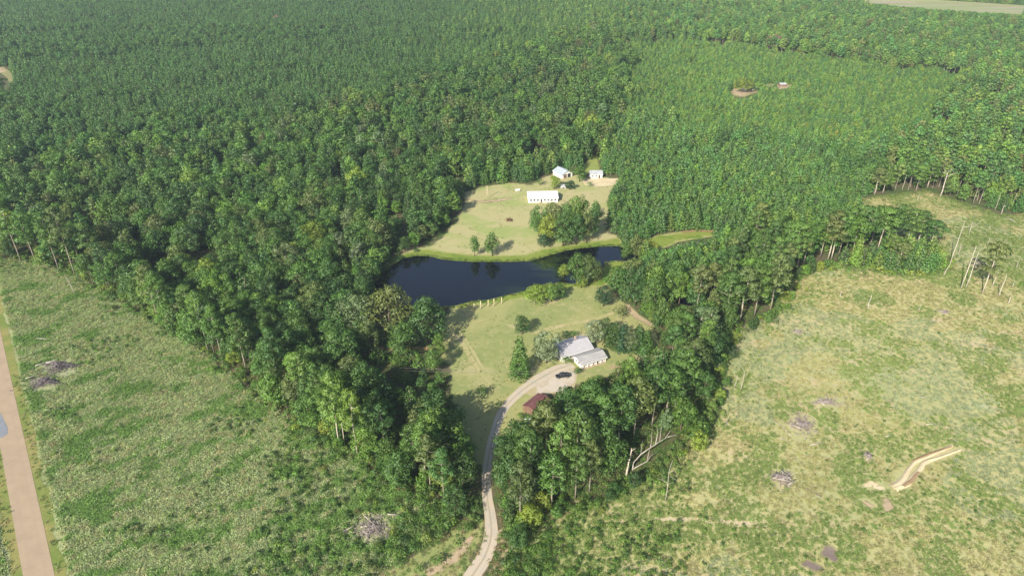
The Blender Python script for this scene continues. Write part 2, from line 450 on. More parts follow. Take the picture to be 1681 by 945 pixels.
DRIVE = [(745, 1000), (772, 950), (796, 912), (806, 880), (805, 850), (800, 815), (799, 780), (803, 745), (812, 708), (822, 680), (840, 656), (866, 634), (892, 618), (915, 606), (940, 598)]
VERGE = [(735, 850), (765, 845), (792, 835), (798, 860), (800, 885), (790, 905), (765, 940), (740, 1000), (560, 1040), (600, 955), (645, 925), (692, 898)]

sheet('cutover_field', LEFT, 0.02, m_leftfield, 'rank grey green grass field between the paved road and the woods', 1.2, 3.0, 7.0, 5.0, 3)
sheet('cutover_field', RIGHT, 0.02, m_rightfield, 'cleared tan and green field sloping beyond the woods on the right', 1.4, 3.0, 9.0, 6.0, 4)
sheet('lawn', LAWN, 0.03, m_lawn, 'mown tan green lawn around the grey roofed house', 0.7, 2.0, 5.0, 3.0, 5)
sheet('meadow', MEADOW, 0.03, m_meadow, 'dry mown meadow between the pond and the long white building', 0.8, 2.0, 5.0, 3.0, 6)
sheet('grass_verge', VERGE, 0.04, m_lawn, 'grassy wedge beside the gravel driveway entrance', 0.6, 2.0, 4.0, 2.5, 7)
sheet('grass_bank', NORTHBANK, 0.06, m_bank, 'lush yellow green far bank of the pond', 0.5, 2.0, 4.0, 2.0, 8)
sheet('grass_bank', SOUTHBANK, 0.06, m_bank, 'lush yellow green near bank of the pond below the fence posts', 0.5, 2.0, 4.0, 2.0, 9)
sheet('grass_inlet', INLET, 0.06, m_bank, 'bright grassy inlet running right from the pond', 0.8, 2.0, 5.0, 2.0, 10)
sheet('grass_lane', LANE, 0.05, m_lane, 'bright mown grass lane running into the pines behind the barn', 0.6, 2.0, 5.0, 2.0, 11)
sheet('sandy_yard', YARD, 0.06, m_sand, 'pale sandy yard in front of the small white shed', 0.5, 2.0, 4.0, 2.0, 12)
sheet('bare_soil', FARCLEAR, 0.05, m_soil, 'far bare clearing in the young pines', 1.2, 4.0, 8.0, 3.0, 13)
sheet('far_field', FARFIELD, 0.05, m_farfield, 'pale striped open field at the far edge of the forest', 1.5, 8.0, 25.0, 5.0, 14)
sheet('dirt_track', FARTRACK, 0.05, m_soil, 'pale dirt track curving through the far pines', 0.8, 5.0, 8.0, 3.0, 15)
def algae(px, py):
    return np.clip(1 - np.hypot((px - 915) / 60, (py - 438) / 26), 0, 1) * 1.8 + np.clip(1 - np.hypot((px - 860) / 90, (py - 478) / 12), 0, 1) * .8
sheet('pond_water', POND, 0.09, m_water, 'dark navy pond water reflecting sky and trees', 0.35, 2.0, 4.0, 2.0, 16, algae)
strip('driveway', DRIVE, [5.0, 4.8, 4.4, 4.0, 3.4, 3.0, 2.9, 3.0, 3.1, 3.4, 4.2, 5.4, 5.0, 4.2], 0.10, m_gravel, 'pale gravel driveway curving up to the house', 8, 0.12)
sheet('parking_pad', [(872, 640), (884, 628), (900, 616), (926, 606), (944, 602), (948, 612), (946, 626), (942, 640), (930, 649), (912, 645), (890, 648), (872, 650), (862, 645)], 0.07, m_pad, 'gravel parking apron around the black pickup', 0.3, 1.5, 3.0, 2.0, 18)
ROAD = [(-420, 180), (-245, 395), (-118, 505), (-62, 570), (-22, 632), (15, 725), (38, 817), (62, 945), (85, 1100)]
def road_pts():
    a = np.array([float(c) for c in G(40, 825)]); b = np.array([float(c) for c in G(64, 945)])
    d = (a - b) / np.linalg.norm(a - b)
    return [b - d * 60 + d * t for t in np.linspace(0, 900, 24)]
RP = [tuple(float(c) for c in PX(*p)) for p in road_pts()]
strip('road_verge', RP, [12.5], 0.05, m_verge, 'mown green and tan verge along the paved road', 6, 0.5)
strip('road', RP, [7.0], 0.09, m_road, 'tan chip sealed country road running up the left side', 8, 0.02)
def soil(line, w, label, mat=m_soil, name='bare_soil', z=0.06, jag=1.1, crown=0.0):
    return strip(name, line, w, z, mat, label, 6, jag, 'structure', crown)
m_scrape = patchy('scraped_sand', (0.46, 0.38, 0.25), [(0.25, 0.45, 0.65, (0.4, 0.32, 0.2), None), (0.3, 0.5, 0.62, (0.27, 0.27, 0.12), None)], 1.3, gain=.25, edge_col=(0.32, 0.31, 0.14))
soil([(612, 571), (660, 571), (718, 573)], [2.5, 3.5, 2.5], 'pinkish dirt strip between the shrubs and the olive grey oak', m_redsoil)
soil([(1030, 500), (1040, 514), (1058, 527), (1082, 538)], [2, 4.5, 4, 2], 'pale worn dirt path at the lawn edge behind the shrubs')
m_worn = patchy('worn_turf', (0.35, 0.3, 0.16), [(0.15, 0.4, 0.65, (0.27, 0.265, 0.11), None)], 1.2, gain=.2, edge_col=(0.25, 0.255, 0.098))
m_yard = patchy('worn_yard_soil', (0.31, 0.235, 0.14), [(0.2, 0.4, 0.65, (0.24, 0.22, 0.1), None)], 1.2, gain=.25, edge_col=(0.25, 0.255, 0.098))
soil([(742, 545), (757, 560), (772, 585), (790, 612), (806, 632)], [2, 3.2, 2.6, 2.4, 1.6], 'faint worn track running down the lawn', m_worn, 'worn_track', 0.05)
soil([(750, 540), (768, 562), (783, 588), (797, 610)], [1, 1.6, 1.6, 1], 'second faint worn track down the lawn', m_worn, 'worn_track', 0.055)
soil([(872, 548), (900, 540), (940, 531), (975, 524), (1012, 512)], [1.5, 3, 3.6, 3.4, 1.5], 'pale worn band across the upper lawn', m_worn, 'worn_track', 0.05)
soil([(1000, 604), (1025, 598), (1050, 590), (1062, 580)], [2.5, 6, 7, 3], 'reddish worn yard beside the house wing', m_yard, 'worn_yard', 0.05)
soil([(830, 625), (860, 615), (885, 600), (905, 594)], [1.5, 3, 3, 2], 'pale worn edge of lawn beside the driveway', m_worn, 'worn_track', 0.05)
soil([(765, 327), (790, 331), (815, 329), (840, 326)], [1.5, 3, 5, 3], 'pale worn dirt patch on the meadow below the utility pole')
soil([(648, 417), (662, 411), (690, 405)], [2, 3, 2], 'pale dirt strip between the woods and the pond tip')
soil([(1095, 488), (1120, 484), (1140, 487), (1156, 497)], [2, 4, 4, 2], 'rusty bank of the small brown pool in the pines', m_redsoil)
soil([(1118, 381), (1150, 379), (1178, 381)], [2, 3, 2], 'rusty brown strip along the grassy inlet', m_redsoil, z=0.08)
sheet('pool_water', [(1092, 491), (1110, 489), (1130, 490), (1150, 497), (1158, 503), (1140, 503), (1118, 499), (1096, 496)], 0.09, m_water, 'small dark brown pool among the pines', 0.3, 2.0, 4.0, 2.0, 19)
soil([(818, 870), (826, 880), (842, 886), (852, 876), (862, 872), (905, 868), (955, 860)], [3, 5, 4, 2, 1.6, 1.4, 0.8], 'pale dirt spur leaving the driveway beside the woods')
soil([(842, 890), (830, 910), (812, 935), (795, 985)], [2, 2.2, 2.2, 3], 'tan dirt shoulder beside the driveway entrance')
soil([(1050, 857), (1080, 852), (1120, 852), (1160, 852), (1210, 858), (1276, 866)], [1.2, 2.0, 2.2, 3.2, 4.2, 2], 'pale sandy scrape crossing the cleared field', m_scrape)
soil([(700, 942), (730, 925), (755, 905), (775, 880)], [3, 5, 4, 1.5], 'brown scuffed dirt beside the driveway bend')
soil([(1463, 800), (1480, 790), (1492, 770), (1505, 757), (1530, 746), (1562, 732)], [2.2, 2.0, 1.2, 1.5, 1.2, 1.2], 'upper pale sand berm of the curving washout', m_sand, 'sand_berm', 0.08, 0.5, 0.5)
soil([(1498, 758), (1522, 748), (1562, 734)], [0.6, 1.0, 0.5], 'brown clay face of the upper washout berm', m_clay, 'clay_berm', 0.55, 0.5, 0.15)
soil([(1468, 803), (1490, 792), (1508, 772), (1520, 758), (1540, 752), (1576, 739)], [2.2, 2.2, 1.6, 1.8, .8, 0.7], 'lower pale sand berm of the curving washout', m_sand, 'sand_berm', 0.08, 0.5, 0.5)
soil([(1482, 800), (1497, 789), (1507, 776)], [1.0, 1.4, .8], 'brown clay face of the lower washout berm', m_clay, 'clay_berm', 0.6, 0.5, 0.15)
soil([(1418, 797), (1432, 794), (1440, 800), (1452, 801)], [1.5, 2.4, 2, 1], 'pale sand patch left of the washout', m_sand)
soil([(1418, 822), (1432, 832)], [2, 2.4], 'small pinkish sand patch below the washout', m_soil)
sheet('bare_soil', [(1446, 818), (1455, 815), (1466, 828), (1473, 838), (1458, 843), (1446, 834)], 0.06, m_soil, 'larger pinkish sand patch below the washout', 0.8, 1.0, 1.5, 1.2, 43)
sheet('ash_patch', [(1345, 896), (1356, 889), (1372, 896), (1381, 909), (1374, 922), (1363, 916), (1351, 911)], 0.06, m_ash, 'grey purple ash patch on the cleared field', 1.0, 1.0, 1.5, 1.2, 41)
sheet('ash_patch', [(1308, 921), (1324, 916), (1340, 925), (1357, 934), (1340, 938), (1317, 931)], 0.06, m_ash, 'smaller grey purple ash patch by the field corner', 1.0, 1.0, 1.5, 1.2, 42)
soil([(1350, 815), (1330, 805), (1312, 798)], [1, 2, 1], 'brown soil smear beside the slash pile', m_ash)
soil([(905, 838), (935, 828), (970, 822), (992, 818)], [2, 3, 2.5, 1], 'pinkish dirt edge below the near pines', m_soil)
soil([(620, 786), (640, 800), (665, 806), (690, 815)], [2, 4, 3, 2], 'reddish litter below the white trunked pines', m_redsoil)
soil([(590, 748), (600, 755), (610, 770)], [2, 4, 2], 'reddish litter at the foot of the pale pines', m_redsoil)
soil([(1400, 8), (1520, 5), (1681, 12), (1900, 22)], [5], 'pale dirt road crossing the far field', m_soil, 'far_track', 0.09, 0.2)
soil([(1640, 33), (1665, 27), (1690, 20), (1720, 16)], [4, 9, 6], 'pale dirt junction at the far field corner', m_soil, 'far_track', 0.1, 0.2)

# ------------------------------------------------------------------ foliage meshes: sprays of small leaf faces on clumps spread through the crown
def leaf_quads(r, centers, normals, size, var, aspect=1.0, curl=0.18):
    n = len(centers)
    a = np.cross(normals, r.normal(size=(n, 3))); a /= np.linalg.norm(a, axis=1)[:, None] + 1e-9
    b = np.cross(normals, a)
    s = size * r.uniform(0.65, 1.35, n)[:, None]
    ax = s * aspect
    k = r.uniform(0.5, 1.1, (n, 4))
    v = np.empty((n, 4, 3))
    v[:, 0] = centers - a * ax * k[:, :1]
    v[:, 1] = centers - b * s * k[:, 1:2] * 0.8 + normals * s * curl
    v[:, 2] = centers + a * ax * k[:, 2:3]
    v[:, 3] = centers + b * s * k[:, 3:4] * 0.8 + normals * s * curl
    return v.reshape(-1, 3), np.repeat(var, 4)
def puffs(r, P, per, size, up=-0.35, aspect=1.0, rnd=0.42):
    """P: rows x, y, z, radius, flatness"""
    V, A = [], []
    for x, y, z, rad, fl in P:
        n = max(6, int(per * (rad ** 1.6)))
        d = r.normal(size=(n * 2, 3)); d /= np.linalg.norm(d, axis=1)[:, None]
        d = d[d[:, 2] > up][:n]
        m = len(d)
        c = np.array([x, y, z]) + d * rad * r.uniform(0.7, 1.08, m)[:, None] * np.array([1, 1, fl])
        nn = d + r.normal(size=(m, 3)) * rnd; nn /= np.linalg.norm(nn, axis=1)[:, None]
        pv = r.uniform(0.15, 0.85)
        v, a = leaf_quads(r, c, nn, size, np.clip(pv + r.normal(0, 0.2, m), 0, 1), aspect)
        V.append(v); A.append(a)
        q = d * 0.85 + np.array([0, 0, 0.2]) + r.normal(size=(m, 3)) * 0.2; q /= np.linalg.norm(q, axis=1)[:, None]
        NRM.append(np.repeat(q, 4, 0))
    return np.concatenate(V), np.concatenate(A)
NRM = []
def foliage_mesh(name, V, A, mat):
    n = len(V) // 4
    me = bpy.data.meshes.new(name)
    me.vertices.add(len(V)); me.vertices.foreach_set('co', V.astype(np.float32).ravel())
    me.loops.add(len(V)); me.loops.foreach_set('vertex_index', np.arange(len(V), dtype=np.int32))
    me.polygons.add(n); me.polygons.foreach_set('loop_start', np.arange(0, len(V), 4, dtype=np.int32))
    at = me.attributes.new('var', 'FLOAT', 'POINT'); at.data.foreach_set('value', A.astype(np.float32))
    me.materials.append(mat); me.update(); me.validate()
    if NRM:
        q = np.concatenate(NRM)
        if len(q) == len(V):
            me.polygons.foreach_set('use_smooth', np.ones(n, bool))
            me.normals_split_custom_set_from_vertices([tuple(x) for x in q])
        NRM.clear()
    return me
def broad_puffs(r, H, W, z0, n, rr, shape):
    P = []
    zc = (H + z0) / 2; rz = (H - z0) / 2
    while len(P) < n:
        d = r.normal(size=3); d /= np.linalg.norm(d)
        if d[2] < -0.75: continue
        f = r.uniform(0.62, 0.9)
        wz = 1.0
        if shape == 'oval': wz = 0.78 + 0.22 * (d[2] < 0.2)
        if shape == 'wide': wz = 1.1 if d[2] > 0 else 0.9
        p = np.array([d[0] * W / 2 * f * wz, d[1] * W / 2 * f * wz, zc + d[2] * rz * f])
        P.append((*p, r.uniform(*rr), r.uniform(0.7, 0.95)))
    for k in range(max(3, n // 6)):
        P.append((r.normal(0, W * .08), r.normal(0, W * .08), zc + r.uniform(-.5, .5) * rz, W * 0.2, 0.9))
    return P
def pine_puffs(r, H, W, z0, n, rr):
    P = [(0, 0, H - rr[0] * 0.6, rr[0], 1.0)]
    zs = np.sort(r.uniform(0, 1, n))
    for k, t in enumerate(zs):
        z = z0 + (H - z0) * t * 0.95
        rad = W / 2 * (0.35 + 0.75 * math.sin(math.pi * min(1, 0.18 + t * 0.8))) * r.uniform(0.35, 0.85)
        a = k * 2.4 + r.uniform(-.5, .5)
        P.append((rad * math.cos(a), rad * math.sin(a), z, r.uniform(*rr), r.uniform(0.5, 0.75)))
    return P
def cone_puffs(r, H, W, z0, layers, rr, pw=0.85):
    P = [(0, 0, H - 0.5, rr * 0.55, 1.3)]
    for l in range(layers):
        t = l / layers
        z = z0 + (H - z0) * t * 0.95
        rad = W / 2 * (1 - t) ** pw * 0.78
        k = max(2, int(2 + rad * 2.4))
        for j in range(k):
            a = 2 * math.pi * j / k + l * 0.9 + r.uniform(-.3, .3)
            q = rad * r.uniform(0.75, 1.1)
            P.append((q * math.cos(a), q * math.sin(a), z + r.uniform(-.2, .2), rr * (1.05 - 0.45 * t) * r.uniform(.8, 1.2), 0.6))
    return P
def trunk_mesh(name, r, H, rad, mat, z1, limbs=0, W=6, lean=0.3):
    b = MB()
    o = [(r.uniform(-lean, lean) * t, r.uniform(-lean, lean) * t, z1 * t) for t in (0, .25, .5, .75, 1)]
    o[0] = (0, 0, -0.15)
    b.tube(o, [rad * 1.25, rad, rad * .85, rad * .65, rad * .3], 7)
    for k in range(limbs):
        t = r.uniform(.45, .9); a = k * 2.4 + r.uniform(-.4, .4); L = W * r.uniform(.25, .42)
        p = Vector(o[min(4, int(t * 4))]); p.z = z1 * t
        q = p + Vector((math.cos(a) * L, math.sin(a) * L, L * r.uniform(.25, .7)))
        m = p.lerp(q, .5) + Vector((0, 0, -.15 * L))
        b.tube([p, m, q], [rad * .4, rad * .26, rad * .1], 5)
    return b.mesh(name, mat)

def LOD(kind, seed, lod):
    r = np.random.default_rng(seed)
    hi = lod == 0
    if kind == 'broad':
        sh = ('round', 'oval', 'wide', 'oval', 'round', 'wide')[seed % 6]
        H, W = 18.0, {'round': 10.0, 'oval': 8.6, 'wide': 11.5}[sh]
        P = broad_puffs(r, H, W, 3.0 if sh != 'oval' else 2.2, {'round': 34, 'oval': 34, 'wide': 38}[sh], (1.25, 2.1), sh)
        V, A = puffs(r, P, 34 if hi else 15, 0.31 if hi else 0.46)
        return V, A, (H, W), (m_bark_dark, 0.26, 13, 6)
    if kind == 'lowbroad':
        sh = ('round', 'oval', 'wide', 'oval', 'round', 'oval')[seed % 6]
        H, W = 12.0, {'round': 8.6, 'oval': 6.4, 'wide': 9.4}[sh]
        P = broad_puffs(r, H, W, 0.2, {'round': 40, 'oval': 36, 'wide': 42}[sh], (0.95, 1.6), sh)
        V, A = puffs(r, P, 48 if hi else 20, 0.24 if hi else 0.36, -0.5)
        return V, A, (H, W), (m_bark_dark, 0.2, 9, 6)
    if kind == 'pine':
        H, W = 24.0, 8.4
        P = pine_puffs(r, H, W, 11.5 + r.uniform(-2, 2), 24, (1.25, 1.95))
        V, A = puffs(r, P, 44 if hi else 18, 0.26 if hi else 0.4, -0.5, 1.7)
        return V, A, (H, W), (m_bark, 0.19, 22, 7)
    if kind == 'ypine':
        H, W = 11.0, 4.6
        P = cone_puffs(r, H, W, 1.3, 8 if hi else 7, 1.05 if hi else 1.15, 0.52)
        P[0] = (0, 0, H - 0.9, 0.75, 1.1)
        V, A = puffs(r, P, 34 if hi else 14, 0.21 if hi else 0.33, -0.4, 1.5)
        return V, A, (H, W), (m_bark, 0.11, 10, 0)
    if kind == 'cedar':
        H, W = 12.0, 5.4
        P = cone_puffs(r, H, W, 0.6, 13, 1.15, 0.75)
        V, A = puffs(r, P, 44, 0.22, -0.5, 1.2)
        return V, A, (H, W), (m_bark_dark, 0.14, 11, 0)
    if kind == 'shrub':
        H, W = 3.0, 3.6
        P = [(*(r.uniform(-1, 1, 2) * 0.95), r.uniform(0.5, 1.9), r.uniform(.55, .95), 0.85) for k in range(9)] + [(0, 0, 1.0, 1.3, 0.9)]
        V, A = puffs(r, P, 34 if hi else 14, 0.17 if hi else 0.28, -0.2)
        return V, A, (H, W), (m_bark_dark, 0.06, 1.8, 3)
    if kind == 'seedling':
        H, W = 1.5, 1.1
        P = cone_puffs(r, H, W, 0.15, 3, 0.34)
        V, A = puffs(r, P, 60, 0.15, -0.4, 1.5)
        return V, A, (H, W), None
    if kind == 'tuft':                                    # a patch of arched grass blades
        n = 64
        c = np.stack([r.normal(0, .5, n), r.normal(0, .5, n), r.uniform(.06, .36, n)], 1)
        nn = np.stack([r.normal(0.25, .35, n), r.normal(0, .35, n), np.ones(n)], 1); nn /= np.linalg.norm(nn, axis=1)[:, None]
        V, A = leaf_quads(r, c, nn, 0.145, r.uniform(0, 1, n), 1.7)
        return V, A, (0.7, 1.3), None
    if kind == 'weed':
        n = 64
        c = np.stack([r.normal(0, .42, n), r.normal(0, .42, n), r.uniform(.08, .6, n)], 1)
        nn = np.stack([r.normal(0, .45, n), r.normal(0, .45, n), np.ones(n)], 1); nn /= np.linalg.norm(nn, axis=1)[:, None]
        V, A = leaf_quads(r, c, nn, 0.14, r.uniform(0, 1, n), 1.2)
        return V, A, (1.0, 1.3), None

PROTO = {}
def proto(kind, k):
    """shared crown and trunk meshes of a kind's k-th form"""
    if (kind, k) not in PROTO:
        V, A, dim, tr = LOD(kind, k, 0)
        cm = foliage_mesh('crown', V, A, m_leaf)
        r = np.random.default_rng(100 + k)
        tm = trunk_mesh('trunk', r, dim[0], tr[1], tr[0], tr[2], tr[3], dim[1])
        PROTO[(kind, k)] = (cm, tm, dim)
    return PROTO[(kind, k)]
PALE_TRUNK = {}
def pale_trunk(k):
    if k not in PALE_TRUNK:
        PALE_TRUNK[k] = trunk_mesh('trunk', np.random.default_rng(300 + k), 24, 0.21, m_bark_pale, 22, 7, 8.4, 0.5)
    return PALE_TRUNK[k]

TINT = {'dark': (0.062, 0.13, 0.03), 'mid': (0.094, 0.182, 0.036), 'bright': (0.118, 0.222, 0.034), 'yellow': (0.2, 0.27, 0.04), 'olive': (0.125, 0.17, 0.05),
        'grey': (0.13, 0.185, 0.08), 'plant': (0.082, 0.178, 0.045), 'lime': (0.145, 0.245, 0.046), 'red': (0.26, 0.15, 0.13), 'brown': (0.2, 0.17, 0.075), 'pale': (0.235, 0.285, 0.17), 'blue': (0.04, 0.1, 0.042)}
WORD = {'dark': 'dark green', 'mid': 'mid green', 'bright': 'bright green', 'yellow': 'yellow green', 'olive': 'olive green', 'grey': 'grey green', 'plant': 'cool green',
        'lime': 'light green', 'red': 'reddish', 'brown': 'brownish', 'pale': 'pale silvery green', 'blue': 'bluish dark green'}

# rows: kind, x, y, height, width, tint name, form, jitter of the tint, pale trunk, explicit label
TREES = []
def add(kind, x, y, h, w, tint, form=None, lab=None, pale=False, name=None, cat=None):
    TREES.append(dict(kind=kind, x=float(x), y=float(y), h=float(h), w=float(w), tint=tint, form=int(rng.integers(0, 6)) if form is None else form, lab=lab, pale=pale, name=name, cat=cat))
def tree_px(kind, px, pyb, pyt, wpx, tint, lab=None, form=None, pale=False, name=None, cat=None, hmin=1.0):
    x, y = G(px, pyb)
    add(kind, x, y, max(hmin, height_at(px, pyb, pyt)), wpx * scale_at(px, pyb), tint, form, lab, pale, name, cat)

# lawn, house and pond trees, one by one
T = tree_px
T('lowbroad', 642, 556, 466, 76, 'olive', 'large round olive grey oak above the pinkish dirt strip', 4)
T('lowbroad', 704, 566, 486, 64, 'dark', 'large dark leafy oak beside the olive grey oak at the lawn edge', 4)
T('cedar', 664, 567, 518, 28, 'bright', 'bright yellow green cedar between the two big oaks', 0)
T('cedar', 644, 566, 528, 24, 'mid', 'narrow green cedar in front of the olive grey oak', 1)
T('lowbroad', 722, 584, 546, 22, 'bright', 'small bright green tree at the lawn end of the pinkish dirt strip', 3)
T('shrub', 620, 600, 571, 34, 'mid', 'rounded green bush, left end of the row below the pinkish dirt strip', 0)
T('shrub', 648, 604, 574, 22, 'bright', 'narrow lighter bush, second in the row below the pinkish dirt strip', 1)
T('shrub', 664, 606, 578, 26, 'mid', 'green bush, third in the row below the pinkish dirt strip', 3)
T('shrub', 686, 609, 572, 36, 'bright', 'broad yellow green bush, fourth in the row below the pinkish dirt strip', 2)
T('lowbroad', 712, 612, 564, 26, 'mid', 'small leafy tree, right end of the row below the pinkish dirt strip', 1)
T('lowbroad', 857, 549, 518, 26, 'dark', 'small round dark tree alone in the middle of the lawn', 0)
T('cedar', 853, 617, 551, 36, 'mid', 'tall bright green conical cedar on the lawn left of the house', 2)
T('lowbroad', 897, 596, 544, 48, 'pale', 'pale silvery tree against the left end of the grey roofed house', 2)
T('shrub', 791, 653, 630, 27, 'mid', 'lone round bush on the lower lawn left of the driveway', 4)
T('shrub', 757, 690, 662, 34, 'mid', 'leafy dark bush in tree shade on the lower lawn', 5)
T('shrub', 819, 668, 654, 16, 'dark', 'small dark bush at the driveway edge below the lawn', 2)
T('shrub', 926, 556, 540, 24, 'dark', 'dark bush behind the left corner of the house', 0)
T('shrub', 942, 552, 541, 22, 'mid', 'green bush behind the middle of the house roof', 3)
T('shrub', 929, 597, 582, 23, 'lime', 'clipped round bright green bush at the front of the house', 1)
T('shrub', 945, 615, 600, 14, 'mid', 'small green bush between the house wing and the pickup', 2)
T('shrub', 951, 614, 600, 13, 'dark', 'small dark bush beside the house wing door', 5)
T('lowbroad', 975, 563, 526, 36, 'pale', 'pale thin leaved tree behind the right corner of the house', 2, name='broadleaf_tree')
T('lowbroad', 992, 561, 524, 32, 'olive', 'olive brown tree, second in the row behind the house', 0)
T('cedar', 1008, 570, 528, 32, 'dark', 'dark cedar, first dark one in the row right of the house', 0)
T('cedar', 1023, 572, 529, 32, 'blue', 'bluish dark cedar in the row right of the house', 3)
T('lowbroad', 1034, 576, 536, 26, 'grey', 'pale grey small tree between the dark cedars right of the house', 1)
T('cedar', 1046, 577, 533, 34, 'dark', 'dark cedar near the right end of the row beyond the house', 4)
T('cedar', 1059, 578, 538, 28, 'mid', 'green cedar closing the right end of the row beyond the house', 5)
T('shrub', 1018, 520, 497, 30, 'olive', 'olive brown rounded bush at the upper right of the lawn', 1)
T('lowbroad', 990, 503, 471, 29, 'blue', 'dense bluish dark round tree at the upper right of the lawn', 0)
T('lowbroad', 880, 500, 464, 38, 'yellow', 'yellow green tree leaning over the near pond bank', 4)
T('lowbroad', 905, 495, 463, 26, 'lime', 'light green tree, middle of the trio on the near pond bank', 1)
T('lowbroad', 918, 491, 464, 18, 'mid', 'darker green tree, right one of the trio on the near pond bank', 3)
T('lowbroad', 925, 456, 433, 19, 'yellow', 'small yellow green tree at the tip of the pond island', 1)
T('lowbroad', 946, 468, 414, 32, 'mid', 'tall green tree on the pond island', 3)
T('lowbroad', 966, 468, 416, 34, 'olive', 'olive green tree at the right of the pond island', 0)
T('lowbroad', 954, 473, 453, 20, 'yellow', 'low yellow tree at the foot of the pond island', 2)
T('lowbroad', 980, 460, 432, 18, 'brown', 'brownish thin tree at the right end of the pond island', 5)
T('lowbroad', 1026, 424, 396, 22, 'mid', 'round green tree standing at the right end of the pond water', 0)
T('lowbroad', 1042, 424, 383, 24, 'olive', 'tall olive tree beside the grassy inlet and the pond end', 3)
T('lowbroad', 1063, 423, 394, 30, 'yellow', 'yellow green tree between the pond end and the grassy inlet', 2)
T('lowbroad', 779, 420, 384, 15, 'mid', 'left of the two slim trees on the far pond bank', 1)
T('lowbroad', 808, 420, 381, 23, 'mid', 'right of the two slim trees on the far pond bank', 3)
for px, b, t, w, ti, la in [(893, 406, 384, 24, 'blue', 'low bluish tree at the front foot of the meadow grove'), (902, 398, 350, 36, 'yellow', 'yellow green tree inside the left of the meadow grove'),
        (884, 388, 338, 34, 'mid', 'leafy green tree at the left end of the meadow grove'), (924, 404, 346, 36, 'mid', 'tall green tree at the front of the meadow grove'),
        (945, 402, 346, 32, 'dark', 'dark tall tree at the right front of the meadow grove'), (908, 382, 332, 34, 'olive', 'olive tree behind the middle of the meadow grove'),
        (930, 380, 330, 30, 'mid', 'green tree at the back of the meadow grove below the white building'), (972, 393, 338, 24, 'dark', 'slim dark tree at the right end of the meadow grove'),
        (962, 398, 342, 24, 'olive', 'olive slim tree beside the right end of the meadow grove'), (955, 374, 318, 24, 'lime', 'pale light green tree at the upper right of the meadow grove'),
        (942, 378, 322, 26, 'lime', 'light green tree at the top of the meadow grove'), (975, 378, 326, 22, 'mid', 'green tree behind the right end of the meadow grove')]:
    T('lowbroad', px, b, t, w, ti, la)
T('shrub', 886, 305, 290, 15, 'mid', 'round green bush left of the blue roofed barn')
T('lowbroad', 910, 310, 288, 20, 'yellow', 'round yellow green tree in front of the blue roofed barn', 0)
T('lowbroad', 935, 312, 296, 17, 'blue', 'round dark bush tree right of the blue roofed barn front', 0)
T('lowbroad', 951, 298, 271, 20, 'mid', 'tall green tree between the barn and the small white shed', 3)
T('lowbroad', 942, 288, 268, 20, 'olive', 'olive tree right of the barn roof', 4)
T('shrub', 968, 306, 295, 13, 'mid', 'small round bush at the left of the sandy yard')
T('lowbroad', 1221, 152, 128, 28, 'yellow', 'round yellow tree at the far bare clearing', 0)
T('lowbroad', 1245, 150, 134, 22, 'lime', 'light green tree right of the yellow tree at the far clearing')
T('lowbroad', 1269, 84, 56, 24, 'red', 'reddish purple tree on the skyline edge of the young pines', 0)
T('lowbroad', 1318, 86, 62, 13, 'yellow', 'slim yellow tree right of the reddish purple tree', 1)
T('lowbroad', 1303, 84, 66, 20, 'brown', 'brownish tree between the reddish tree and the slim yellow tree', 5)
T('lowbroad', 455, 40, 24, 12, 'red', 'small rusty dead topped tree far in the pine plantation')
T('lowbroad', 903, 92, 74, 22, 'brown', 'brownish round tree far beyond the pond in the pines')
T('lowbroad', 801, 192, 172, 16, 'grey', 'bare grey tree in the middle of the hardwoods')
# pines and pale trunks along the edges of the two cut fields
LEFTEDGE = [(98, 446, 352, 34, 'mid'), (123, 450, 340, 36, 'olive'), (60, 433, 345, 36, 'mid'), (35, 430, 330, 36, 'mid'), (262, 533, 436, 30, 'olive'), (275, 540, 446, 30, 'mid'), (342, 577, 478, 34, 'mid'), (352, 580, 498, 28, 'dark'),
            (366, 594, 500, 32, 'mid'), (405, 612, 515, 36, 'mid'), (414, 606, 528, 30, 'olive'), (419, 600, 525, 30, 'mid'), (532, 708, 598, 34, 'mid'), (541, 712, 615, 28, 'mid')]
for i, (px, b, t, w, ti) in enumerate(LEFTEDGE):
    T('pine', px, b, t, w, ti)
T('pine', 587, 748, 640, 40, 'yellow', 'yellow crowned pine with the whitest bare trunk at the left field edge', 1, True)
T('pine', 558, 734, 612, 42, 'lime', 'tall light green pine with a pale trunk left of the yellow crowned pine', 2, True)
T('pine', 566, 731, 640, 28, 'bright', 'slim pine with a pale trunk just behind the yellow crowned pine', 3, True)
T('pine', 700, 800, 690, 36, 'mid', 'foremost tall pine left of the driveway, bare trunk to the ground', 0, True)
T('pine', 681, 778, 696, 36, 'mid', 'tall pine left of the foremost driveway pine', 2)
T('pine', 711, 787, 680, 40, 'lime', 'tall light green pine right of the foremost driveway pine', 4, True)
T('pine', 721, 784, 716, 46, 'olive', 'thin olive leaning pine nearest the shaded driveway', 3, True)
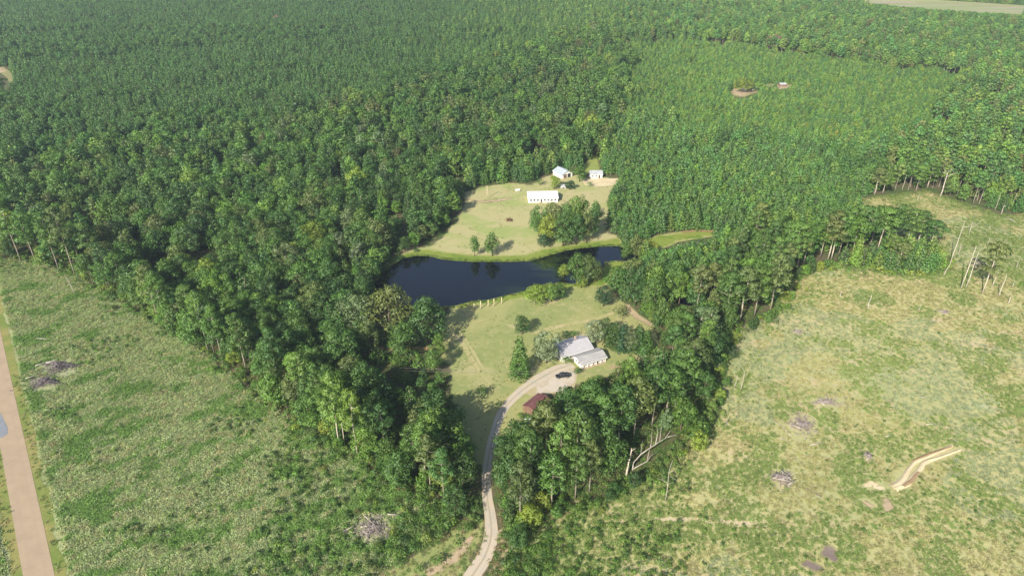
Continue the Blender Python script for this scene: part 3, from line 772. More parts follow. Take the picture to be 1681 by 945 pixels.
RIGHTEDGE = [(1190, 530, 446, 42, 'mid', 1), (1214, 529, 440, 40, 'olive', 1), (1238, 520, 440, 36, 'mid', 0), (1263, 514, 418, 36, 'olive', 0), (1297, 450, 366, 38, 'mid', 1), (1307, 446, 372, 28, 'olive', 0), (1318, 438, 375, 28, 'mid', 0), (1264, 450, 392, 32, 'olive', 1),
             (1358, 430, 346, 34, 'olive', 1), (1364, 428, 348, 34, 'mid', 1), (1376, 421, 352, 34, 'mid', 0), (1346, 425, 360, 30, 'mid', 0), (1396, 426, 356, 34, 'mid', 0), (1411, 419, 340, 36, 'dark', 1), (1388, 412, 342, 34, 'mid', 1), (1330, 420, 358, 34, 'mid', 0),
             (1440, 412, 342, 34, 'mid', 1), (1452, 408, 346, 34, 'dark', 0), (1473, 440, 398, 24, 'olive', 1), (1457, 430, 385, 22, 'lime', 0), (1486, 407, 344, 36, 'mid', 1), (1505, 403, 348, 34, 'dark', 1), (1524, 410, 364, 32, 'dark', 1), (1465, 404, 338, 34, 'dark', 0), (1428, 405, 338, 34, 'mid', 0),
             (1145, 570, 506, 38, 'grey', 1), (1157, 573, 506, 36, 'grey', 1), (1118, 664, 575, 44, 'mid', 1), (1108, 668, 590, 40, 'mid', 1), (1130, 640, 560, 42, 'olive', 0), (1092, 690, 602, 44, 'mid', 0),
             (1070, 700, 606, 44, 'mid', 0), (1040, 720, 620, 48, 'olive', 0), (1014, 738, 634, 44, 'mid', 1), (1005, 735, 640, 40, 'mid', 1), (985, 760, 650, 44, 'mid', 0), (945, 790, 672, 46, 'mid', 1), (918, 800, 694, 44, 'lime', 0), (955, 775, 668, 44, 'mid', 1), (870, 815, 708, 46, 'mid', 0), (895, 775, 662, 46, 'olive', 0), (928, 745, 640, 44, 'dark', 0), (965, 735, 628, 44, 'mid', 0),
             (1435, 322, 276, 24, 'olive', 1), (1448, 320, 280, 24, 'mid', 1), (1521, 311, 266, 24, 'mid', 1), (1502, 318, 272, 24, 'mid', 0), (1580, 305, 270, 26, 'mid', 1), (1612, 482, 398, 32, 'olive', 1)]
for i, (px, b, t, w, ti, pale) in enumerate(RIGHTEDGE):
    T('pine', px, b, t, w * 1.15, ti, None, i % 6, bool(pale))
T('broad', 872, 700, 640, 44, 'mid', None, 0) if False else None

# ------------------------------------------------------------------ forest types by place
OPENS = [LEFT, RIGHT, LAWN, MEADOW, POND, INLET, LANE, YARD, FARCLEAR, FARFIELD, FARTRACK, [(-60, 108), (18, 110), (27, 140), (16, 172), (-60, 176)], [(1022, 790), (1026, 766), (1062, 736), (1108, 708), (1116, 724), (1050, 790)], NORTHBANK, SOUTHBANK, VERGE]
OPENS_W = [[tuple(float(c) for c in G(*p)) for p in q] for q in OPENS]
HARD = [(-500, 330), (0, 268), (300, 247), (480, 217), (560, 182), (680, 152), (770, 126), (900, 76), (1000, 46), (1120, 36), (1100, 60), (1010, 76), (1035, 150), (1005, 230), (990, 262), (940, 262), (880, 270), (760, 300), (740, 370), (640, 420),
        (612, 470), (620, 560), (735, 620), (760, 760), (800, 860), (700, 900), (500, 720), (340, 590), (60, 440), (-500, 400)]
YELLOWP = [(1030, 150), (1008, 76), (1130, 72), (1330, 96), (1460, 112), (1600, 136), (1560, 190), (1520, 236), (1400, 246), (1200, 234), (1100, 222)]
MIDP = [(985, 292), (1008, 232), (1100, 222), (1250, 236), (1420, 256), (1440, 310), (1370, 345), (1290, 396), (1240, 405), (1180, 470), (1120, 490), (1060, 470), (1000, 450), (1045, 425), (1180, 385), (1015, 385), (1003, 340)]
NEARR = [(800, 1000), (805, 690), (870, 655), (945, 640), (1075, 600), (1085, 545), (1040, 500), (1000, 455), (1060, 470), (1120, 490), (1180, 470), (1240, 405), (1290, 396), (1310, 450), (1200, 560), (1160, 690), (1000, 860), (850, 900)]
OLDP = [(1000, 70), (1008, 20), (1380, -4), (1700, 34), (2000, 60), (2000, 360), (1440, 330), (1430, 260), (1520, 236), (1600, 136), (1330, 96), (1130, 72)]
ROADW = [tuple(float(c) for c in p) for p in road_pts()]
DRIVEW = [tuple(float(c) for c in p) for p in smooth_line([tuple(float(c) for c in G(*p)) for p in DRIVE], 6)]
PADW = [tuple(float(c) for c in G(*p)) for p in [(880, 632), (896, 618), (930, 606), (955, 604), (962, 612), (955, 626), (948, 642), (934, 652), (915, 648), (893, 650), (876, 648), (866, 642)]]
SHEDC = Gp(880, 668)
def open_at(x, y, margin=0.0):
    r = np.zeros(np.shape(x), bool)
    for q in OPENS_W: r |= inpoly(x, y, q)
    r |= segdist(x, y, ROADW, False) < 10
    r |= segdist(x, y, DRIVEW, False) < 4.2
    r |= inpoly(x, y, PADW)
    r |= np.hypot(x - SHEDC.x, (y - SHEDC.y)) < 6.0
    return r
def candidates(spacing, ymax, ang=0.35):
    """a jittered lattice over the ground in view (and a little past the frame)"""
    s = spacing
    xs = np.arange(-1100, 1100, s)
    ys = np.arange(100, ymax, s)
    gx, gy = np.meshgrid(xs, ys)
    gx = gx.ravel() + rng.uniform(-.42, .42, gx.size) * s; gy = gy.ravel() + rng.uniform(-.42, .42, gy.size) * s
    px, py = PX(gx, gy)
    m = (px > -150) & (px < 1830) & (py > -22) & (py < 1010)
    return gx[m], gy[m], px[m], py[m]
def clear_of(x, y, px, rad):
    """keep scattered trees off the individually placed ones"""
    ok = np.ones(len(x), bool)
    for t in TREES[:NEXPL]:
        ok &= np.hypot(x - t['x'], y - t['y']) > max(1.2, t['w'] * rad)
    return ok
NEXPL = len(TREES)
EDGE_D = lambda x, y: np.min([segdist(x, y, q) for q in OPENS_W[:5]], axis=0)

# young planted pines: the far plantation, the yellower block and the block right of the pond
x, y, px, py = candidates(3.6, 1300)
wob = (fbm(x, y, 60, 9) - .5) * 40
wob2 = (fbm(x, y, 22, 19) - .5) * 130
far = ~(inpoly(px + wob2 * .6 * (py < 225), py + wob * .5, HARD) | inpoly(px + wob2 * (py > 118), py + wob * .3, OLDP) | inpoly(px, py, NEARR))
yel = inpoly(px + wob2, py + wob * .3, YELLOWP)
mid = inpoly(px, py + wob * .15, MIDP)
keep = (far | yel | mid) & ~open_at(x, y)
keep &= (py < 330) | (px > 900) 
keep &= ~((px < 260) & (py > 300))
gap = fbm(x, y, 26, 21)
keep &= (gap > 0.22)
x, y, px, py, yel, mid = x[keep], y[keep], px[keep], py[keep], yel[keep], mid[keep]
ok = clear_of(x, y, px, 0.42); x, y, px, py, yel, mid = x[ok], y[ok], px[ok], py[ok], yel[ok], mid[ok]
hn = fbm(x, y, 45, 31)
tn = fbm(x, y, 18, 33); hue = rng.uniform(0, 1, len(x)); tb = fbm(x, y, 120, 35)
for i in range(len(x)):
    near = py[i] > 215
    if yel[i]:
        h = 5.5 + 3.0 * hn[i] + rng.normal(0, .7); w = 4.3
        ti = 'lime' if hue[i] < .27 else ('plant' if hue[i] < .74 else ('bright' if hue[i] < .98 else 'yellow'))
    elif mid[i] and near:
        h = 8.5 + 5 * hn[i] + rng.normal(0, 1.3); w = 5.4 * rng.uniform(.8, 1.2)
        ti = 'plant' if hue[i] < .62 else ('mid' if hue[i] < .84 else ('bright' if hue[i] < .98 else 'lime'))
    else:
        h = 7.0 + 5.5 * hn[i] + rng.normal(0, 1.3); w = 4.7
        if hue[i] > .94: h *= 1.45; w *= 1.4
        ti = 'plant' if hue[i] < .7 else ('mid' if hue[i] < .92 else 'dark')
        if hue[i] > 1 - .3 * np.clip((px[i] - 700) / 500, 0, 1): ti = 'lime'
    add('ypine', x[i], y[i], h, w * rng.uniform(.85, 1.15), ti)
n_young = len(TREES)

# hardwoods
x, y, px, py = candidates(6.5, 900)
wob = (fbm(x, y, 60, 9) - .5) * 40
wob2 = (fbm(x, y, 22, 19) - .5) * 130
hard = inpoly(px + wob2 * .6 * (py < 225), py + wob * .5, HARD)
nr = inpoly(px, py, NEARR)
band = fbm(x * 0.3 + y * 0.15, y - x * .12, 42, 51)                      # strips of hardwood along the hollows of the plantation
strip_ = (~hard) & (~nr) & (px < 1000) & (py < 270) & (band > 0.60)
rb = (~hard) & (~nr) & inpoly(px, py, MIDP + []) & (py < 330) & (fbm(x, y, 30, 77) > .62)
hole = (fbm(x, y, 24, 55) < .32) & ~nr & (py > 150)
HOLES = [(a_, b_) for a_, b_ in zip(x[hole & hard], y[hole & hard])]
keep = (hard | nr | strip_ | rb) & ~open_at(x, y) & ~hole
x, y, px, py, nr, hard = x[keep], y[keep], px[keep], py[keep], nr[keep], hard[keep]
ok = clear_of(x, y, px, 0.45); x, y, px, py, nr, hard = x[ok], y[ok], px[ok], py[ok], nr[ok], hard[ok]
hn = fbm(x, y, 40, 61); sn = fbm(x, y, 30, 63); inhol = inpoly(px, py, [(596, 596), (700, 612), (738, 645), (745, 705), (705, 700), (640, 668), (588, 640)]); edL = segdist(x, y, OPENS_W[0]); edR = segdist(x, y, OPENS_W[1])
for i in range(len(x)):
    u = rng.uniform()
    pine = u < (.45 if nr[i] else (.16 if sn[i] < .55 else .38))
    if not hard[i] and not nr[i]: pine = False
    nearfield = min(edL[i], edR[i])
    if inhol[i]: pine = False
    if pine and nearfield > 16 and not (nr[i] and px[i] > 1100):
        h = 13 + 6 * hn[i] + rng.normal(0, 1.5)
        add('ypine', x[i], y[i], h, h * .46 * rng.uniform(.85, 1.2), ('mid', 'dark', 'plant', 'olive')[int(rng.choice(4, p=[.4, .25, .2, .15]))])
    elif pine:
        h = 17 + 8 * hn[i] + rng.normal(0, 1.5)
        add('pine', x[i], y[i], h, h * .34 * rng.uniform(.85, 1.2), ('mid', 'olive', 'dark', 'plant', 'lime')[int(rng.choice(5, p=[.4, .15, .2, .15, .1]))])
    else:
        h = 10 + 10 * hn[i] + rng.normal(0, 2.6)
        if inhol[i]: h = rng.uniform(4.5, 7.5)
        elif nr[i]: h = 13 + 9 * hn[i] + rng.normal(0, 2)
        h = max(h, 4.5)
        if not hard[i] and not nr[i]: h = 11 + 5 * hn[i] + rng.normal(0, 1)
        ti = ('dark', 'mid', 'bright', 'olive', 'yellow', 'grey', 'lime')[int(rng.choice(7, p=[.31, .40, .11, .07, .015, .025, .07]))]
        if not hard[i] and not nr[i]: ti = ('dark', 'plant', 'mid')[int(rng.integers(0, 3))]
        add('lowbroad' if rng.uniform() < .55 else 'broad', x[i], y[i], h, max(4.2, h * (.5 if nr[i] else .58) * rng.uniform(.8, 1.25)), ti)

# old pines at the top right
x, y, px, py = candidates(6.2, 1300)
wob = (fbm(x, y, 60, 9) - .5) * 40
wob2 = (fbm(x, y, 22, 19) - .5) * 130
keep = (inpoly(px + wob2 * (py > 118), py + wob * .3, OLDP) | ((py < 8) & (px > 1380))) & ~open_at(x, y)
x, y, px, py = x[keep], y[keep], px[keep], py[keep]
ok = clear_of(x, y, px, .4); x, y, px, py = x[ok], y[ok], px[ok], py[ok]
hn = fbm(x, y, 40, 71)
for i in range(len(x)):
    u = rng.uniform()
    if u < .62: add('pine', x[i], y[i], 14 + 6 * hn[i] + rng.normal(0, 1.5), 6.6 * rng.uniform(.85, 1.2), ('plant', 'mid', 'olive', 'lime')[int(rng.choice(4, p=[.4, .3, .1, .2]))], None, None, bool(rng.uniform() < .4))
    else: add('lowbroad', x[i], y[i], 8 + 6 * hn[i], 6.5 * rng.uniform(.8, 1.3), ('mid', 'lime', 'olive', 'brown')[int(rng.choice(4, p=[.45, .3, .2, .05]))])

HEAPS = [(97, 604, 34, 15), (72, 630, 28, 13), (612, 868, 32, 24), (1358, 660, 30, 9), (1316, 700, 26, 24), (1284, 786, 20, 18), (1425, 748, 7, 8), (1550, 512, 10, 5), (1362, 905, 14, 14), (1332, 928, 20, 8), (1215, 858, 50, 4), (1120, 852, 40, 3), (1435, 798, 20, 6), (1424, 826, 12, 8), (1456, 828, 12, 12)]
def heapfree(px, py):
    ok = np.ones(np.shape(px), bool)
    for ln in ([(1420, 797), (1452, 801)], [(1463, 800), (1492, 770), (1505, 757), (1530, 746), (1562, 732)], [(1468, 803), (1490, 792), (1508, 772), (1520, 758), (1576, 739)]): ok &= segdist(px, py, ln, False) > 6
    for a, b, c, d in HEAPS: ok &= ((px - a) / c) ** 2 + ((py - b) / d) ** 2 > rng.uniform(.75, 1.2, np.shape(px))
    return ok
# brush along the wood edges: low saplings that hide the trunks' feet
def along(poly, step, off, n0, hr, tints, seed, a0=0, a1=None):
    W = [tuple(float(c) for c in G(*p)) for p in poly[a0:a1]]
    for i in range(len(W) - 1):
        a, b = np.array(W[i]), np.array(W[i + 1]); L = np.linalg.norm(b - a)
        if L < .01: continue
        nrm = np.array([-(b - a)[1], (b - a)[0]]) / L
        for t in np.arange(0, L, step):
            for k in range(n0):
                p = a + (b - a) * (t / L) + nrm * rng.normal(off, 2.2) + rng.normal(0, .6, 2)
                if rng.uniform() < .3: continue
                h = rng.uniform(*hr)
                if segdist(p[0], p[1], DRIVEW, False) < 3.2: continue
                add('shrub', p[0], p[1], h, h * rng.uniform(.8, 1.3), tints[int(rng.integers(0, len(tints)))])
along(LEFT, 3.2, 1.0, 1, (1.6, 4.2), ('mid', 'bright', 'lime', 'yellow', 'dark'), 1, 1, 20)
along(LEFT, 2.2, 1.0, 2, (1.8, 4.6), ('mid', 'bright', 'lime', 'dark'), 1, 12, 19)
along(RIGHT, 2.0, -2.5, 2, (1.0, 3.2), ('lime', 'bright', 'mid', 'olive', 'yellow'), 2, 3, 28)
along(LEFT, 1.8, 3.0, 2, (1.0, 3.4), ('lime', 'bright', 'mid', 'olive'), 2, 1, 19)
along(RIGHT, 2.4, -1.0, 2, (1.4, 4.0), ('lime', 'bright', 'mid', 'yellow', 'yellow'), 2, 3, 28)
for poly in ([(816, 880), (818, 850), (808, 815), (810, 780)], [(850, 700), (880, 690), (945, 650), (985, 632), (1050, 618)], [(1085, 570), (1050, 520), (1015, 480), (995, 460)], [(640, 440), (620, 455), (606, 475)], [(655, 440), (640, 432), (668, 412)],
             [(1045, 430), (1010, 440), (995, 455)], [(728, 640), (735, 680), (745, 720), (765, 760), (785, 800)], [(745, 860), (770, 845), (792, 832)]):
    along(poly, 2.4, 0, 2, (1.5, 4.5), ('mid', 'bright', 'lime', 'dark'), 3)
def edge_trees(poly, step, off, hr, tints, a0=0, a1=None, closed=False):
    W = [tuple(float(c) for c in G(*p)) for p in poly[a0:a1]]
    for i in range(len(W) - 1):
        a, b = np.array(W[i]), np.array(W[i + 1]); L = np.linalg.norm(b - a)
        nrm = np.array([-(b - a)[1], (b - a)[0]]) / max(L, .01)
        for t in np.arange(0, L, step):
            p = a + (b - a) * (t / max(L, .01)) + nrm * rng.normal(off, 1.5) + rng.normal(0, .8, 2)
            if rng.uniform() < .25 or segdist(p[0], p[1], DRIVEW, False) < 5: continue
            q = PX(p[0], p[1])
            if 1015 < q[0] < 1125 and 695 < q[1] < 795: continue
            h = rng.uniform(*hr)
            add('lowbroad', p[0], p[1], h, h * rng.uniform(.6, .85), tints[int(rng.integers(0, len(tints)))])
BR = ('bright', 'lime', 'mid', 'mid', 'yellow', 'dark')
edge_trees(LEFT, 4.5, 5, (4, 9), BR, 4, 13)
edge_trees(LEFT, 3.6, 4, (4, 10), BR, 12, 19)
edge_trees(RIGHT, 3.4, -4, (4, 10), BR, 3, 13)
edge_trees(RIGHT, 4.5, -4, (3, 7), BR, 12, 22)
edge_trees([(808, 870), (806, 830), (806, 790), (812, 750)], 4, -5, (5, 10), BR)
edge_trees([(850, 705), (880, 698), (915, 672), (945, 655), (985, 640), (1045, 628), (1078, 605)], 5, -3, (5, 10), BR)
edge_trees([(1085, 570), (1050, 520), (1015, 478), (1000, 450)], 4.5, -3, (4, 9), BR)
edge_trees([(640, 430), (690, 405), (725, 385), (752, 350), (757, 316), (800, 300), (838, 296), (870, 297), (900, 284)], 6, 4, (6, 11), ('mid', 'dark', 'mid', 'bright', 'olive'))
edge_trees([(612, 480), (640, 515), (690, 522), (725, 515)], 6, -3, (5, 9), ('mid', 'dark', 'grey'))
for k in range(60):
    xx, yy = G(rng.uniform(822, 905), rng.uniform(890, 990)); q = PX(xx, yy)
    if q[0] < 842 - (q[1] - 890) * .35: continue
    h = rng.uniform(1.6, 3.6); add('shrub', xx, yy, h, h * rng.uniform(1, 1.4), ('mid', 'bright', 'dark', 'lime')[int(rng.integers(0, 4))])
for k in range(170):
    xx, yy = G(rng.uniform(820, 1130), rng.uniform(845, 945)); h = rng.uniform(.8, 2.0)
    if segdist(xx, yy, DRIVEW, False) > 4 and heapfree(*PX(xx, yy)): add('shrub', xx, yy, h, h * rng.uniform(.9, 1.4), ('mid', 'bright', 'lime')[int(rng.integers(0, 3))])
for k in range(330):
    xx, yy = G(rng.uniform(985, 1135), rng.uniform(660, 815)); q = PX(xx, yy)
    if inpoly(q[0], q[1], RIGHT) and rng.uniform() < .5: continue
    h = rng.uniform(.9, 2.8); add('shrub', xx, yy, h, h * rng.uniform(.9, 1.5), ('mid', 'bright', 'lime', 'olive')[int(rng.integers(0, 4))])
for pl, n in ((NEARR, 700), (HARD, 500)):
    for k in range(n):
        xx, yy = G(rng.uniform(560 if pl is HARD else 800, 1240), rng.uniform(520, 890)); q = PX(xx, yy)
        if not inpoly(q[0], q[1], pl) or open_at(np.array([xx]), np.array([yy]))[0]: continue
        h = rng.uniform(1.2, 3.4); add('shrub', xx, yy, h, h * rng.uniform(.9, 1.4), ('mid', 'bright', 'dark', 'olive')[int(rng.integers(0, 4))])
for a_, b_ in HOLES:
    if open_at(np.array([a_]), np.array([b_]))[0]: continue
    for k in range(4):
        h = rng.uniform(1.4, 4.0); add('shrub', a_ + rng.normal(0, 2.4), b_ + rng.normal(0, 2.4), h, h * rng.uniform(.9, 1.4), ('mid', 'bright', 'dark', 'olive')[int(rng.integers(0, 4))])
T('shrub', 855, 686, 671, 22, 'bright', 'bright bush at the foot of the maroon roofed shed'); T('lowbroad', 886, 692, 668, 26, 'mid', 'small green tree against the lower side of the maroon roofed shed'); T('shrub', 862, 674, 664, 14, 'dark', 'small dark bush at the upper edge of the maroon roof')
for px, pb, pt in [(-8, 160, 126), (2, 163, 130), (-18, 165, 128), (6, 150, 128)]: T('pine', px, pb, pt, 18, 'dark')
for k in range(160):
    px_, py_ = rng.uniform(1430, 1790), rng.uniform(322, 470)
    if not inpoly(px_, py_, RIGHT): continue
    xx, yy = G(px_, py_); h = rng.uniform(.8, 2.6); add('shrub', xx, yy, h, h * rng.uniform(1, 1.5), ('mid', 'bright', 'lime', 'olive')[int(rng.integers(0, 4))])
for k in range(420):
    px_, py_ = (rng.uniform(430, 745), rng.uniform(770, 960)) if k % 2 else (rng.uniform(818, 1120), rng.uniform(850, 965))
    if k % 2 and (not inpoly(px_, py_, LEFT) or inpoly(px_, py_, VERGE)): continue
    if not k % 2 and (not inpoly(px_, py_, RIGHT) or (px_ > 960 and rng.uniform() < .6)): continue
    xx, yy = G(px_, py_)
    if not heapfree(np.array([px_]), np.array([py_]))[0] or segdist(xx, yy, DRIVEW, False) < 4.5: continue
    h = rng.uniform(1.0, 2.8); add('shrub', xx, yy, h, h * rng.uniform(1, 1.5), ('mid', 'bright', 'dark', 'lime', 'mid')[int(rng.integers(0, 5))])
T_extra = [(905, 703, 642, 44), (885, 712, 668, 36), (925, 690, 646, 40), (945, 682, 640, 36), (968, 668, 632, 36)]
for px, pb, pt, w in T_extra: T('lowbroad', px, pb, pt, w, 'mid')
for px, py, h, w, ti in [(655, 930, 3.4, 4.4, 'mid'), (690, 938, 3.6, 4.0, 'mid'), (718, 925, 3.8, 5.0, 'bright'), (752, 893, 2.6, 3.0, 'bright'), (680, 905, 3.6, 4.2, 'mid'), (700, 890, 4.2, 4.6, 'yellow'), (722, 880, 4.6, 4.6, 'mid'), (735, 868, 5, 4.4, 'mid'), (745, 862, 4.6, 4, 'bright')]:
    xx, yy = G(px, py); add('shrub', xx, yy, h, w, ti)
# bramble thickets in the left field, thin sprouts in the right field
x, y, px, py = candidates(2.3, 330)
inL = inpoly(px, py, LEFT) & (segdist(x, y, ROADW, False) > 8)
den = fbm(x, y, 16, 91) + .10 * (fbm(x, y, 55, 92) - .5) + .42 * np.clip((px - 330) / 300, -.4, 1) * (py > 690) + .10 * np.clip((py - 780) / 150, 0, 1)
ed = segdist(x, y, OPENS_W[0])
den = den + .16 * np.clip(1 - ed / 10, 0, 1)
vg = inpoly(px, py, VERGE)
k = inL & ~vg & heapfree(px, py) & (den > .635) & (rng.uniform(0, 1, len(x)) < .8)
for xx, yy, dd, pp in zip(x[k], y[k], den[k], px[k]):
    h = rng.uniform(.6, 1.9) * (1 + 1.8 * max(0, dd - .68))
    add('shrub', xx, yy, h, h * rng.uniform(1.1, 1.7), ('mid', 'bright', 'dark', 'olive', 'lime', 'yellow')[int(rng.choice(6, p=[.32, .22, .12, .14, .14, .06]))])
x, y, px, py = candidates(3.0, 480)
inR = inpoly(px, py, RIGHT)
den = fbm(x, y, 20, 95); lowl = np.clip((py - 700) / 200, 0, 1) * np.clip((1250 - px) / 350, 0, 1)
k = inR & heapfree(px, py) & (rng.uniform(0, 1, len(x)) < np.clip((den + .45 * lowl - .44) * 2.4, .08, .9))
for xx, yy, ll in zip(x[k], y[k], lowl[k]):
    h = rng.uniform(.4, 1.25) * (1 + .9 * ll)
    add('shrub', xx, yy, h, h * rng.uniform(1, 1.7), ('mid', 'bright', 'lime', 'dark')[int(rng.choice(4, p=[.28, .36, .28, .08]))])

# clearings stay clear: woods trees that would lean over an open place are lowered or dropped
VIS = [[(745, 507), (790, 494), (860, 482), (930, 470), (985, 463), (1010, 495), (1035, 500), (1075, 540), (1042, 575), (1000, 602), (962, 618), (950, 640), (905, 652), (888, 654), (872, 660), (858, 676), (838, 672), (824, 700), (815, 740), (808, 790), (806, 850), (818, 880), (806, 945),
        (755, 945), (790, 880), (796, 840), (797, 790), (803, 745), (790, 720), (752, 680), (738, 610), (728, 590), (725, 562), (737, 530)],
       [(622, 455), (650, 430), (682, 414), (725, 418), (825, 422), (897, 412), (1016, 394), (1040, 424), (1000, 440), (985, 455), (940, 470), (860, 484), (767, 500), (720, 490), (690, 484), (640, 470)],
       [(722, 400), (760, 345), (758, 316), (800, 304), (870, 301), (900, 290), (912, 277), (945, 276), (955, 290), (1012, 292), (1000, 318), (985, 330), (960, 335), (870, 330), (865, 380), (890, 405), (1016, 388), (1016, 404), (690, 416)],
       [(957, 282), (968, 258), (984, 256), (988, 282)], [(1062, 399), (1090, 384), (1172, 377), (1179, 388), (1120, 397), (1085, 409)], [(612, 566), (718, 568), (718, 577), (612, 576)], [(1092, 494), (1118, 482), (1148, 487), (1158, 500), (1122, 501), (1102, 498)],
       [(1196, 147), (1215, 142), (1242, 140), (1246, 152), (1222, 160), (1204, 158)], [(1276, 140), (1296, 140), (1294, 144), (1278, 145)], [(5, 113), (20, 124), (24, 140), (15, 126)], [(860, 672), (874, 656), (888, 652), (889, 668), (872, 677)], [(1030, 776), (1075, 722), (1105, 700), (1110, 716), (1062, 766)], [(863, 685), (878, 685), (877, 697), (863, 697)], [(936, 598), (1000, 585), (1010, 600), (950, 622)],
       [(1085, 570), (1040, 515), (1030, 500), (1060, 522), (1085, 540)], [(1395, 1), (1500, 1), (1600, 6), (1681, 11), (1681, 24), (1560, 17), (1470, 10)], [(1440, 318), (1560, 316), (1681, 345), (1681, 380), (1545, 380), (1540, 350), (1480, 332)], [(866, 312), (916, 312), (918, 330), (868, 330)]]
BOX = [(min(p[0] for p in q), max(p[0] for p in q), min(p[1] for p in q), max(p[1] for p in q)) for q in VIS]
def covers(t, f=1.0):
    h, w, X, Y = t['h'] * f, t['w'] * (.5 + .5 * f), t['x'], t['y']
    q = [PX(X, Y, h * .96), PX(X - w * .36, Y, h * .72), PX(X + w * .36, Y, h * .72), PX(X - w * .3, Y, h * .4), PX(X + w * .3, Y, h * .4), PX(X, Y, h * .6)]
    qx = np.array([float(a[0]) for a in q]); qy = np.array([float(a[1]) for a in q])
    for poly, (x0, x1, y0, y1) in zip(VIS, BOX):
        if qx.max() < x0 or qx.min() > x1 or qy.max() < y0 or qy.min() > y1: continue
        if inpoly(qx, qy, poly).any(): return True
    return False
_keep = TREES[:NEXPL]
for t in TREES[NEXPL:]:
    if covers(t):
        ok = False
        for f in (.8, .62):
            if t['h'] * f > (5 if t['kind'] != 'shrub' else .8) and not covers(t, f):
                t['h'] *= f; t['w'] *= .5 + .5 * f; ok = True; break
        if not ok: continue
    _keep.append(t)
TREES[:] = _keep

# ------------------------------------------------------------------ the nearest of each kind become things of their own, the rest one mass per kind
def frame_ok(t):
    a, b = PX(t['x'], t['y'], t['h'] * .7)
    return 4 < a < 1677 and 4 < b < 941
def apparent(t):
    d = math.hypot(t['y'], HC)
    a, b = PX(t['x'], t['y'], t['h'] * .6)
    return t['w'] * t['h'] / (d * d + t['x'] ** 2)
FAMILY = {'pine': 'pine_tree', 'ypine': 'pine_tree', 'broad': 'broadleaf_tree', 'lowbroad': 'broadleaf_tree', 'cedar': 'cedar_tree', 'shrub': 'shrub'}
LIMIT = 290
things, rest = [], []
byfam = {}
for i, t in enumerate(TREES):
    byfam.setdefault(FAMILY[t['kind']], []).append(t)
for fam, L in byfam.items():
    L.sort(key=lambda t: -(apparent(t) + (10 if t['lab'] else 0)) if frame_ok(t) else 1)
    L2 = [t for t in L if frame_ok(t)]
    ids = set(id(t) for t in L2[:LIMIT])
    things += [t for t in L2[:LIMIT]]
    rest += [t for t in L if id(t) not in ids]

MARKS = [('the left tip of the pond', 625, 465), ('the grey roofed house', 950, 570), ('the red roofed shed', 875, 668), ('the black pickup', 923, 617), ('the driveway mouth', 800, 890), ('the shaded driveway bend', 812, 710),
    ('the long white building', 892, 321), ('the blue roofed barn', 925, 287), ('the small white shed', 980, 289), ('the meadow utility pole', 800, 325), ('the slim bank trees', 795, 420), ('the meadow grove', 925, 390),
    ('the pond island', 955, 455), ('the grassy inlet', 1120, 384), ('the small brown pool', 1125, 495), ('the fallen white tree', 1035, 775), ('the round olive grey oak', 640, 540), ('the yellow crowned pine', 587, 720),
    ('the foremost driveway pine', 700, 780), ('the charred brush heap', 95, 610), ('the left slash heap', 610, 868), ('the sand washout', 1510, 770), ('the tall paired snags', 1580, 472), ('the lone short snag', 1424, 505),
    ('the white limbed snag', 1545, 320), ('the silvery slash pile', 1285, 788), ('the purple ash patch', 1360, 905), ('the paved road', 40, 800), ('the bluish round tree', 990, 500), ('the fence posts', 800, 497),
    ('the left field corner', 90, 440), ('the pinkish dirt strip', 665, 572), ('the sandy scrape', 1200, 858), ('the cleared field corner', 1290, 450), ('the row of cedars', 1035, 575), ('the thin pale snag', 1092, 820),
    ('the left field edge', 300, 560), ('the dark left woods', 480, 560), ('the upper left hardwoods', 200, 320), ('the hardwoods above the pond', 500, 330), ('the white shed lane', 970, 262), ('the sandy field shoulder', 1185, 560), ('the hollow beside the pond', 480, 440), ('the bare field nook', 330, 640)]
ORD = ['nearest', 'second nearest', 'third nearest', 'fourth nearest', 'fifth nearest', 'sixth nearest', 'seventh nearest', 'eighth nearest', 'ninth nearest', 'tenth nearest', 'eleventh nearest', 'twelfth nearest']
def auto_labels(L):
    cells = {}
    for t in L:
        if t['lab']: continue
        px, py = (float(c) for c in PX(t['x'], t['y'], t['h'] * .4))
        m = min(MARKS, key=lambda q: (q[1] - px) ** 2 + ((q[2] - py) * 1.5) ** 2)
        dx, dy = px - m[1], (py - m[2]) * 1.5
        rel = ('right of' if dx > 0 else 'left of') if abs(dx) > abs(dy) else ('in front of' if dy > 0 else 'behind')
        fam = FAMILY[t['kind']]
        h = t['h']
        if fam == 'shrub': what = 'knee high bush' if h < 1.1 else ('low bush' if h < 2.0 else ('full bush' if h < 3.2 else 'tall bush'))
        elif t['kind'] == 'ypine': what = 'conical young pine'
        elif fam == 'pine_tree': what = ('tall pine' if h > 22 else 'pine') + (' with a pale trunk' if t['pale'] else '')
        elif fam == 'cedar_tree': what = 'cedar'
        else: what = 'tall leafy tree' if h > 17 else ('leafy tree' if h > 11 else 'small leafy tree')
        cells.setdefault((WORD[t['tint']] + ' ' + what, rel, m[0]), []).append((math.hypot(dx, dy), t))
    for (what, rel, mk), q in cells.items():
        q.sort(key=lambda a: a[0])
        for i, (_, t) in enumerate(q):
            if len(q) == 1: t['lab'] = '%s %s %s' % (what, rel, mk)
            elif i < len(ORD): t['lab'] = '%s %s %s, %s' % (what, rel, mk, ORD[i])
            else: t['lab'] = '%s %s %s, %d out' % (what, rel, mk, i + 1)
auto_labels(things)
